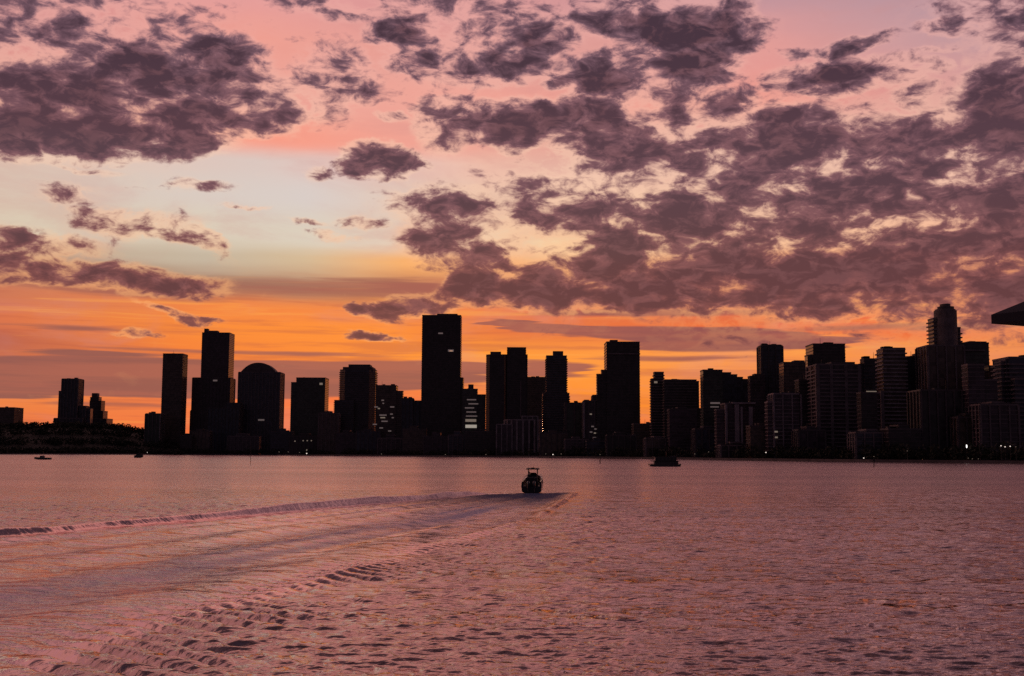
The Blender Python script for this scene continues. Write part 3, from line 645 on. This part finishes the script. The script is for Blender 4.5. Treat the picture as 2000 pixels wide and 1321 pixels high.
m = MB(); m.prism([(-.5, 3.05), (.5, 3.05), (.5, 3.1), (-.5, 3.1)], 2.0, 2.48, [(-.4, 3.35), (.4, 3.35), (.4, 3.4), (-.4, 3.4)]); m.build('windscreen', SCRN, c)
m = MB(); m.prism([(-.6, 1.75), (.6, 1.75), (.6, 2.25), (-.6, 2.25)], 1.0, 1.9); m.build('helm_seat', CANV, boat, bevel=.06)
top = MB(); top.prism([(-.93, 1.9), (.93, 1.9), (.85, 4.0), (-.85, 4.0)], 2.98, 3.08, [(-.88, 1.95), (.88, 1.95), (.8, 3.9), (-.8, 3.9)]); tt = top.build('t_top', CANV, boat, bevel=.03)
for sx in (-1, 1):
    for yy in (2.3, 3.6):
        m = MB(); m.tube((sx * .5, yy, 1.0), (sx * .62, yy, 2.99), .045, n=8); m.build('t_top_post', ALU, tt)
m = MB(); m.prism([(-.32, 2.6), (.32, 2.6), (.3, 3.2), (-.3, 3.2)], 3.08, 3.22, [(-.22, 2.7), (.22, 2.7), (.2, 3.1), (-.2, 3.1)]); m.build('radar', HULL, tt, bevel=.03)
m = MB(); m.tube((.1, 2.4, 3.06), (.12, 2.3, 3.5), .02, .01, 6); m.build('antenna', ALU, tt)
for sx in (-.38, .38):
    m = MB()
    m.loft([[(sx + rx * math.cos(t), -.38 + ry * math.sin(t), z) for t in [i * math.pi / 5 for i in range(10)]] for rx, ry, z in ((.1, .16, -.3), (.12, .2, .55), (.22, .33, .75), (.24, .36, 1.15), (.2, .3, 1.5), (.1, .15, 1.6))])
    m.build('outboard_motor', HULL, boat, smooth=True)
# two people at the helm
SKIN = mat('skin', (.32, .2, .15), .6, scale=4); CLOTH = mat('dark_shirt', (.03, .04, .045), .85, scale=5); HAIR = mat('hair_dark', (.02, .015, .012), .7, scale=8)
def skinned(name, chains, matl, parent):
    me = bpy.data.meshes.new(name); vs = []; es = []; rs = []; idx = {}
    for ch in chains:
        pv = None
        for (x_, y_, z_, r_) in ch:
            key = (round(x_, 3), round(y_, 3), round(z_, 3))
            if key not in idx: idx[key] = len(vs); vs.append((x_, y_, z_)); rs.append(r_)
            if pv is not None: es.append((pv, idx[key]))
            pv = idx[key]
    me.from_pydata(vs, es, []); me.materials.append(matl)
    o = bpy.data.objects.new(name, me); COL.objects.link(o); o.parent = parent
    md = o.modifiers.new('skin', 'SKIN')
    for i, r_ in enumerate(rs): me.skin_vertices[0].data[i].radius = (r_, r_)
    me.skin_vertices[0].data[0].use_root = True
    sb = o.modifiers.new('sub', 'SUBSURF'); sb.levels = sb.render_levels = 1
    return o
def person(loc, label, arm, parent_rot=0):
    ch = [[(0, 0, .93, .15), (0, 0, 1.1, .14), (0, .01, 1.32, .17), (0, .01, 1.46, .09), (0, .02, 1.53, .055), (0, .03, 1.6, .085), (0, .035, 1.69, .1), (0, .02, 1.76, .07)]]
    for sx in (-1, 1):
        ch.append([(0, 0, .93, .15), (sx * .1, 0, .88, .095), (sx * .12, .03, .48, .062), (sx * .12, -.01, .09, .045), (sx * .12, .15, .04, .04)])
        ch.append([(0, .01, 1.32, .17), (sx * .19, 0, 1.40, .065), (sx * .24, .04 + .05 * arm, 1.13, .045), (sx * .18, .22 + .12 * arm, 1.05 + .1 * arm, .034), (sx * .17, .3 + .14 * arm, 1.06 + .1 * arm, .03)])
    root = empty('person', loc, label, 'person', rz=parent_rot)
    skinned('body', ch, CLOTH, root)
    m = MB(); m.loft([[(r_ * math.cos(t), .01 + r_ * 1.1 * math.sin(t), z_) for t in [i * math.pi / 5 for i in range(10)]] for r_, z_ in ((.1, 1.66), (.115, 1.72), (.1, 1.8), (.05, 1.85))]); m.build('hair', HAIR, root, smooth=True)
    return root
driver = person((pb.x - .28, pb.y + 2.1, 1.0), 'person in dark clothes standing at the helm of the speedboat under the T-top', .6, R(-5))
# the moored houseboat
ph = on_water(1300, 911.5); s = ph.y / 2250
hb = empty('houseboat', (ph.x, ph.y, 0), 'black two-deck houseboat moored off the skyline right of the speedboat', 'boat')
hw = 31 * s; dp = 6.0
m = MB()
sec = [(-1.0, .55), (-.99, .85), (-.2, .80), (.9, .85), (1.0, 1.0), (.96, .2), (.93, -.5), (-.92, -.5), (-.97, .1)]
m.loft([[(a * hw * k, y_, b * (11.5 * s / 3.0 + .3)) for a, b in sec] for y_, k in ((0, .97), (.6, 1.0), (dp - .6, 1.0), (dp, .97))]); hl = m.build('hull', HULL, hb)
m = MB(); m.box(-hw * .70, hw * .82, .7, dp - .7, .7, 10 * s); dk = m.build('cabin', HULL, hb, bevel=.08)
m = MB(); m.box(-hw * .82, hw * .90, .3, dp - .3, 10 * s, 11 * s); m.build('deck_roof', CANV, dk)
m = MB(); m.box(-hw * .62, hw * .70, 1.0, dp - 1.0, 11 * s, 18.5 * s); d2 = m.build('upper_cabin', HULL, hb, bevel=.08)
m = MB(); m.prism([(-hw * .74, .5), (hw * .84, .5), (hw * .84, dp - .5), (-hw * .74, dp - .5)], 18.5 * s, 19.6 * s); m.build('deck_roof', CANV, d2)
for i in range(6):
    xx = -hw * .58 + i * hw * .23
    m = MB(); m.box(xx, xx + hw * .15, .66, .72, 3.2 * s + .6, 7.5 * s); m.build('window', SCRN, dk)
    m = MB(); m.box(xx, xx + hw * .15, .96, 1.02, 12.5 * s, 16.5 * s); m.build('window', SCRN, d2)
m = MB()
for i in range(14):
    xx = -hw * .9 + i * hw * 1.8 / 13; m.tube((xx, .12, 3.6 * s), (xx, .12, 6.2 * s), .04, n=5)
m.tube((-hw * .9, .12, 6.2 * s), (hw * .9, .12, 6.2 * s), .05, n=6); m.build('railing', ALU, hb)
m = MB(); m.tube((hw * .1, dp / 2, 19 * s), (hw * .1, dp / 2, 30 * s), .09, .04, 6); m.build('mast', ALU, hb)
m = MB(); m.box(hw * .35, hw * .75, 1.6, 2.4, 19.7 * s, 20.6 * s); m.build('roof_box', HULLP, hb)
# small craft at left
def small_craft(x, y, wpx, label, cabin, flip=1):
    p = on_water(x, y); s = p.y / 2250; Lh = wpx * s; Bm = Lh * .3
    e = empty('small_boat', (p.x, p.y, .05), label, 'boat', 'small craft near the left shore')
    m = MB(); r = hull_rings(Lh, Bm, 3.6 * s if cabin else 5 * s, .3)
    m.loft([[(flip * (b - Lh / 2), a, c) for a, b, c in rr_] for rr_ in r]); m.build('hull', HULL, e)
    if cabin:
        m = MB(); q = Lh * .12; m.prism([(-q * 1.4, -Bm * .3), (q, -Bm * .3), (q, Bm * .3), (-q * 1.4, Bm * .3)], 3 * s, 7.5 * s, [(-q, -Bm * .25), (q * .9, -Bm * .25), (q * .9, Bm * .25), (-q, Bm * .25)]); c = m.build('cabin', HULLP, e, bevel=.05)
        m = MB(); m.box(-q * .9, q * .6, -Bm * .302, -Bm * .27, 5 * s, 6.6 * s); m.build('window', SCRN, c)
    else:
        m = MB(); m.box(-Lh * .3, Lh * .25, -Bm * .3, Bm * .3, 4.4 * s, 9 * s); m.build('cabin', CANV, e, bevel=.05)
    m = MB(); m.tube((Lh * .05, 0, 5 * s), (Lh * .05, 0, (16 if cabin else 12) * s), .08, .04, 6); m.build('mast', ALU, e)
small_craft(83, 898, 32, 'small open motorboat with a low cabin on the water at far left', True, -1)
small_craft(271, 894.5, 17, 'tiny dark boat hugging the shore below the narrow pale-edged block', False)

# ------------------------------------------------------------------ parasol on the viewing pier, its corner reaching into the frame
PIER = mat('pier_boards', (.16, .13, .11), .8, scale=1, bump=.01)
m = MB()
for i in range(46):
    y_ = -3.2 + i * .2; m.box(-3.5, 6.2, y_, y_ + .185, 3.62, 3.68)
for x_ in (-3.2, 0, 3, 5.9): m.box(x_ - .08, x_ + .08, -3.2, 5.98, 3.4, 3.615)
for x_ in (-3.2, 5.9):
    for y_ in (-2.8, 1.2, 5.2): m.tube((x_, y_, -2), (x_, y_, 3.41), .16, n=12)
tag(m.build('pier', PIER), kind='structure')
NAVY = mat('parasol_canvas', (.012, .016, .035), .85, scale=4, bump=.003)
tip = at(1936, 623, 5.0)
e1 = Vector((math.cos(R(-62)), math.sin(R(-62)))); e2 = Vector((math.cos(R(28)), math.sin(R(28)))); SD = 2.3
ctr = Vector((tip.x, 5.0)) + (e1 + e2) * SD / 2; cxp, cyp = ctr
par = empty('parasol', (cxp, cyp, 3.68), 'corner of a dark navy parasol poking in at the right edge above the skyline', 'parasol')
zt0 = tip.z - 3.68
rings = []
for k, dz in ((1.0, -.022), (1.0, .018), (.72, .20), (.4, .40), (.1, .55), (.03, .57)):
    cs = [Vector((tip.x, 5.0)), Vector((tip.x, 5.0)) + e1 * SD, Vector((tip.x, 5.0)) + (e1 + e2) * SD, Vector((tip.x, 5.0)) + e2 * SD]
    rg = []
    for i in range(4):
        for j in range(6):
            p = cs[i].lerp(cs[(i + 1) % 4], j / 6); p = (p - ctr) * k * (1 - .02 * math.sin(math.pi * j / 6)); rg.append((p.x, p.y, zt0 + dz))
    rings.append(rg)
m = MB(); m.loft(rings); m.build('canopy', NAVY, par)
m = MB(); m.tube((0, 0, 0), (0, 0, zt0 + .75), .025, n=12); m.build('pole', ALU, par)
m = MB(); m.prism([(.3 * math.cos(i * math.pi / 8), .3 * math.sin(i * math.pi / 8)) for i in range(16)], 0, .09); m.build('base', STEEL, par, bevel=.02)

# ------------------------------------------------------------------ water, with the wake cut out of the same surface
U_PX = [(1037, 962), (980, 964), (900, 969), (800, 978), (700, 986), (600, 995), (490, 1006), (400, 1014), (300, 1022), (200, 1030), (100, 1040), (0, 1047), (-200, 1062), (-500, 1085)]
L_PX = [(1040, 964), (1125, 962), (1090, 985), (1040, 1016), (940, 1042), (820, 1074), (720, 1106), (620, 1135), (480, 1172), (380, 1196), (260, 1228), (120, 1275), (0, 1318), (-200, 1390), (-500, 1500)]
Uw = np.array([on_water(*p)[:2] for p in U_PX]); Lw = np.array([on_water(*p)[:2] for p in L_PX])
def poly_dist(P, line):
    best = np.full(len(P), 1e9); side = np.zeros(len(P)); along = np.zeros(len(P)); acc = 0
    for a, b in zip(line[:-1], line[1:]):
        e = b - a; l2 = (e ** 2).sum(); t = np.clip(((P - a) @ e) / l2, 0, 1); q = a + t[:, None] * e; d = np.hypot(*(P - q).T)
        s_ = np.sign(e[0] * (P[:, 1] - a[1]) - e[1] * (P[:, 0] - a[0]))
        k = d < best; best[k] = d[k]; side[k] = s_[k]; along[k] = acc + t[k] * math.sqrt(l2); acc += math.sqrt(l2)
    return best, side, along
def inside(P, poly):
    r = np.zeros(len(P), bool); n = len(poly)
    for i in range(n):
        a, b = poly[i], poly[(i + 1) % n]
        c = ((a[1] > P[:, 1]) != (b[1] > P[:, 1]))
        with np.errstate(all='ignore'): r ^= c & (P[:, 0] < (b[0] - a[0]) * (P[:, 1] - a[1]) / (b[1] - a[1] + 1e-12) + a[0])
    return r
# rows follow the eye's own falling resolution with distance; columns fan out
hpx = 1152 * CAM_H
ys = [-18.0, -8, 0, 6, 12, 17, 20, 22]
y = 23.5
while y < 2600:
    ys.append(y); dy_ = max(.05, y * y / hpx * .5); y += min(dy_, .2 * math.exp(max(0, y - 105) / 70))
ys += [2900, 3600, 5000, 8000, 14000, 24000, 40000]
ys = np.array(ys)
tdense = np.linspace(-.475, .475, 1100)
tout = np.array([.48, .49, .51, .54, .6, .65, .9, 1.4, 3, 8, 25])
ts = np.concatenate([-tout[::-1], tdense, tout])
YY, TT = np.meshgrid(ys, ts, indexing='ij')
XX = TT * (YY + 20.5); XX = np.where(YY < 0, TT * 20.5, XX)
nr, nc = YY.shape
P = np.stack([XX.ravel(), YY.ravel()], 1)
dyr = np.gradient(ys)[:, None] * np.ones((1, nc)); dxr = np.gradient(ts)[None, :] * (YY + 20.5)
sp = np.maximum(dyr, np.abs(dxr) * 1.2).ravel()
dU, sU, aU = poly_dist(P, Uw); dL, sL, aL = poly_dist(P, Lw)
ins = inside(P, np.concatenate([Uw, Lw[::-1]]))
v = np.where(ins, dU / (dU + dL + 1e-6), 0)
def vnoise(x, y, seed):
    r = np.random.default_rng(seed); o = np.zeros_like(x)
    for k in range(14):
        a = r.uniform(0, 2 * math.pi); f = r.uniform(.5, 1.6); o += np.sin((x * math.cos(a) + y * math.sin(a)) * f + r.uniform(0, 6.28))
    return o / 5.3
Z = np.zeros(len(P)); x_, y_ = P.T
soft = np.exp(-np.minimum(dU, dL) / 1.0)
edge_in = np.where(ins, 1 - np.exp(-np.minimum(dU, dL) / 1.2), 0)
Zs = np.zeros(len(P))
gust = .8 + .28 * vnoise(x_ * .11, y_ * .07, 3)
for k in range(130):
    lam = .24 * (3.4 / .24) ** (rng.random() ** 1.35); th = rng.normal(R(80), R(34)); K = 2 * math.pi / lam
    st = .040 * (1.6 if lam < .7 else (1.5 if lam < 1.6 else .55))
    fade = np.clip((lam / sp - 2.2) / 2.5, 0, 1)
    if lam > 1.6: damp = 1 - .35 * edge_in
    else: damp = 1 - .72 * edge_in
    damp = damp * (1 - .9 * np.exp(-(dU / 1.5) ** 2)) * (1 - .85 * np.exp(-(dL / 2.6) ** 2))
    ph = (x_ * math.cos(th) + y_ * math.sin(th)) * K + rng.uniform(0, 6.28) + .9 * vnoise(x_ * .35, y_ * .35, 20 + k % 5)
    s1 = np.sin(ph)
    dz = st / K * s1 * fade * damp * gust * (np.interp(y_, [26, 65], [.62, 1]) if lam > .8 else 1)
    if lam < 1.7: Zs += dz
    else: Z += dz
sd_ = Zs[(y_ > 25) & (y_ < 45)].std()
Z += sd_ * 2.4 * np.tanh(Zs / sd_ / 2.4) * (1 + .25 * np.tanh(Zs / sd_))          # sharp little crests on flat troughs
# the two arms of the wake
distb = np.hypot(x_ - pb.x, y_ - pb.y)
far = np.clip(distb / 12, 0, 1)
sgU = np.where(ins, dU, -dU)
ampU = .30 * (np.clip(np.interp(aU, [0, 15, 40, 62, 75, 95, 110, 160], [.3, .8, 1.15, 1.1, .75, .75, 1.15, 1.0]), 0, 2)) * (1 + .18 * vnoise(aU * .5, 0 * aU, 5))
Z += ampU * 1.95 * far * (np.exp(-((sgU + .1) / np.where(sgU > -.1, .36, .95)) ** 2) - .35 * np.exp(-((sgU - 1.4) / .7) ** 2) + .25 * np.exp(-((sgU - 3.2) / .7) ** 2))
sgL = np.where(ins, -dL, dL)
ampL = np.interp(aL, [0, 10, 20, 60, 90, 140, 160, 200], [.10, .16, .24, .30, .24, .24, .2, .2])
cd = np.array([.78, -.62]); wn = np.array([.62, .78])
lamL = 1.05
phL = (P @ wn) * 2 * math.pi / lamL + .35 * vnoise(x_ * .4, y_ * .4, 9) + 1.3 * vnoise(aL * .33, 0 * aL, 77)
env = np.exp(-((sgL - .3) / np.where(sgL > .3, 3.6, 1.6)) ** 2) * np.clip((aL - 75) / 40, 0, 1) * np.clip(.7 + .5 * vnoise(x_ * .8, y_ * .8, 14) + .35 * vnoise(aL * .45, sgL * .5, 15), .1, 1.5) * np.interp(aL, [75, 110, 150, 200], [.8, 1, 1.3, 1.4])
Z += .16 * env * (np.sin(phL) + .35 * np.cos(2 * phL)) * np.clip((lamL / sp - 2) / 2, 0, 1)
Z += ampL * far * np.exp(-((sgL - .1) / np.where(sgL < .1, .8, .42)) ** 2) * np.clip(1.1 - (aL - 60) / 60, .3, 1) * np.clip(.8 + .6 * vnoise(aL * .45, 0 * aL, 6), .15, 1.7)
# long folds inside the wake, running with the track
Z += np.where(ins, .10 * np.sin(v * 30 + .5 * vnoise(aU * .12, v * 3, 8)) * edge_in * np.clip(dU + dL, 0, 4) / 4, 0) * np.clip(4 / (sp + 1e-3), 0, 1)
# churned, aerated water
vv = v + .05 * vnoise(aU * .09, v * 9, 12)
foam = np.zeros(len(P))
for c_, w_, k_ in ((.10, .04, .4), (.20, .025, .5), (.30, .02, .5), (.42, .05, .7), (.70, .14, 1.0), (.90, .05, .6)):
    foam += k_ * np.exp(-((vv - c_) / w_) ** 2)
foam *= edge_in * np.clip((dU - 1.3) / 1.2, 0, 1) * np.clip(1.2 - aU / 170, .5, 1)
near = np.clip(1 - (distb - 3) / 44, 0, 1)
foam = np.where(ins, np.clip(foam * (.8 + .6 * vnoise(aU * .12, v * 60, 31)), 0, 1) * (1 - near * .5), 0)
churn = np.where(ins, np.clip(near * 1.35, 0, 1) * np.clip(np.minimum(dU, dL) / 1.5 + .4 * vnoise(x_ * .9, y_ * .4, 41), 0, 1), 0)
co = np.stack([x_, y_, Z], 1)
idx = np.arange(nr * nc).reshape(nr, nc)
quads = np.stack([idx[:-1, :-1], idx[:-1, 1:], idx[1:, 1:], idx[1:, :-1]], -1).reshape(-1, 4)
wk = ins | (dU < .8) | (dL < .8)
isw = wk[quads].any(1) & (P[quads[:, 0], 1] > 24) & (np.abs(P[quads[:, 0], 0]) < 90)
# vertex normals of the whole surface, so the two sheets shade as one
c4 = co[quads]; fn = np.cross(c4[:, 2] - c4[:, 0], c4[:, 3] - c4[:, 1])
vn = np.zeros_like(co)
for k in range(4): np.add.at(vn, quads[:, k], fn)
vn /= np.linalg.norm(vn, axis=1)[:, None] + 1e-12
def sheet(name, sel, material):
    q = quads[sel]; used, inv = np.unique(q, return_inverse=True); inv = inv.reshape(q.shape)
    me = bpy.data.meshes.new(name)
    me.vertices.add(len(used)); me.vertices.foreach_set('co', co[used].astype(np.float32).ravel())
    me.loops.add(inv.size); me.loops.foreach_set('vertex_index', inv.astype(np.int32).ravel())
    me.polygons.add(len(inv)); me.polygons.foreach_set('loop_start', np.arange(0, inv.size, 4, dtype=np.int32))
    me.update(calc_edges=True); me.polygons.foreach_set('use_smooth', [True] * len(me.polygons))
    at_ = me.attributes.new('foam', 'FLOAT', 'POINT'); at_.data.foreach_set('value', foam[used].astype(np.float32))
    at_ = me.attributes.new('churn', 'FLOAT', 'POINT'); at_.data.foreach_set('value', churn[used].astype(np.float32))
    me.normals_split_custom_set_from_vertices([tuple(n_) for n_ in vn[used]])
    me.materials.append(material)
    o = bpy.data.objects.new(name, me); COL.objects.link(o); return o
def water_mat(name, wake):
    m = bpy.data.materials.new(name); m.use_nodes = True; t = m.node_tree; b = t.nodes['Principled BSDF']
    g = t.nodes.new('ShaderNodeNewGeometry')
    def ns(scale, detail, sx=1, sy=1, rz=0):
        mp = t.nodes.new('ShaderNodeMapping'); mp.inputs['Scale'].default_value = (sx, sy, 1); mp.inputs['Rotation'].default_value = (0, 0, rz); t.links.new(g.outputs['Position'], mp.inputs[0])
        n_ = t.nodes.new('ShaderNodeTexNoise'); n_.inputs['Scale'].default_value = scale; n_.inputs['Detail'].default_value = detail; t.links.new(mp.outputs[0], n_.inputs['Vector']); return n_.outputs[0]
    def bump(h, dist, st, nrm=None):
        n_ = t.nodes.new('ShaderNodeBump'); n_.inputs['Distance'].default_value = dist
        if isinstance(st, float): n_.inputs['Strength'].default_value = st
        else: t.links.new(st, n_.inputs['Strength'])
        t.links.new(h, n_.inputs['Height'])
        if nrm: t.links.new(nrm, n_.inputs['Normal'])
        return n_.outputs[0]
    sp_ = t.nodes.new('ShaderNodeSeparateXYZ'); t.links.new(g.outputs['Position'], sp_.inputs[0])
    mr = t.nodes.new('ShaderNodeMapRange'); t.links.new(sp_.outputs[1], mr.inputs[0]); mr.inputs[1].default_value = 30; mr.inputs[2].default_value = 220
    mr.inputs[3].default_value = .07; mr.inputs[4].default_value = .27
    k = .55 if wake else 1.0
    ws = t.nodes.new('ShaderNodeMapRange'); t.links.new(ns(.02, 5, .22, 1.0, .04), ws.inputs[0]); ws.inputs[1].default_value = .35; ws.inputs[2].default_value = .65; ws.inputs[3].default_value = .58 if wake else .35; ws.inputs[4].default_value = .85 if wake else .63
    b1 = bump(ns(3.4, 3, .8, 1.3), .042 * k, 1.0)
    b2 = bump(ns(.85, 3, .6, 1.5, .3), .15 * k, 1.0, b1)
    b3 = bump(ns(.12, 4, .35, 1.6, .1), .7 * k, 1.0, b2)
    t.links.new(b3, b.inputs['Normal'])
    b.inputs['IOR'].default_value = 1.5
    b.inputs['Base Color'].default_value = (.035, .028, .032, 1)
    t.links.new(mr.outputs[0], b.inputs['Roughness'])
    gl = t.nodes.new('ShaderNodeBsdfAnisotropic'); gl.distribution = 'MULTI_GGX'; gl.inputs['Color'].default_value = (.93, .72, .70, 1)
    t.links.new(mr.outputs[0], gl.inputs['Roughness']); t.links.new(b3, gl.inputs['Normal'])
    bs = t.nodes.new('ShaderNodeMixShader'); t.links.new(ws.outputs[0], bs.inputs[0]); t.links.new(b.outputs[0], bs.inputs[1]); t.links.new(gl.outputs[0], bs.inputs[2])
    t.links.new(bs.outputs[0], t.nodes['Material Output'].inputs[0])
    if wake:
        a = t.nodes.new('ShaderNodeAttribute'); a.attribute_name = 'foam'
        fnz = t.nodes.new('ShaderNodeMath'); fnz.operation = 'MULTIPLY'; t.links.new(a.outputs['Fac'], fnz.inputs[0])
        f2 = t.nodes.new('ShaderNodeMapRange'); t.links.new(ns(1.3, 6, .6, 1.4), f2.inputs[0]); f2.inputs[1].default_value = .3; f2.inputs[2].default_value = .7; f2.inputs[3].default_value = .85; f2.inputs[4].default_value = 1.0
        t.links.new(f2.outputs[0], fnz.inputs[1])
        d = t.nodes.new('ShaderNodeBsdfDiffuse'); d.inputs[0].default_value = (.82, .78, .92, 1); t.links.new(b2, d.inputs['Normal'])
        mx = t.nodes.new('ShaderNodeMixShader'); t.links.new(fnz.outputs[0], mx.inputs[0]); t.links.new(bs.outputs[0], mx.inputs[1]); t.links.new(d.outputs[0], mx.inputs[2])
        a2 = t.nodes.new('ShaderNodeAttribute'); a2.attribute_name = 'churn'
        d2 = t.nodes.new('ShaderNodeBsdfDiffuse'); d2.inputs[0].default_value = (.11, .14, .24, 1); t.links.new(b2, d2.inputs['Normal'])
        f3 = t.nodes.new('ShaderNodeMath'); f3.operation = 'MULTIPLY'; t.links.new(a2.outputs['Fac'], f3.inputs[0]); f3.inputs[1].default_value = .93
        mx2 = t.nodes.new('ShaderNodeMixShader'); t.links.new(f3.outputs[0], mx2.inputs[0]); t.links.new(mx.outputs[0], mx2.inputs[1]); t.links.new(d2.outputs[0], mx2.inputs[2])
        t.links.new(mx2.outputs[0], t.nodes['Material Output'].inputs[0])
    return m
tag(sheet('water', ~isw, water_mat('bay_water', False)), kind='structure')
tag(sheet('boat_wake', isw, water_mat('wake_water', True)), 'broad curving wake spreading from the speedboat to the lower left corner', 'wake', kind='stuff')
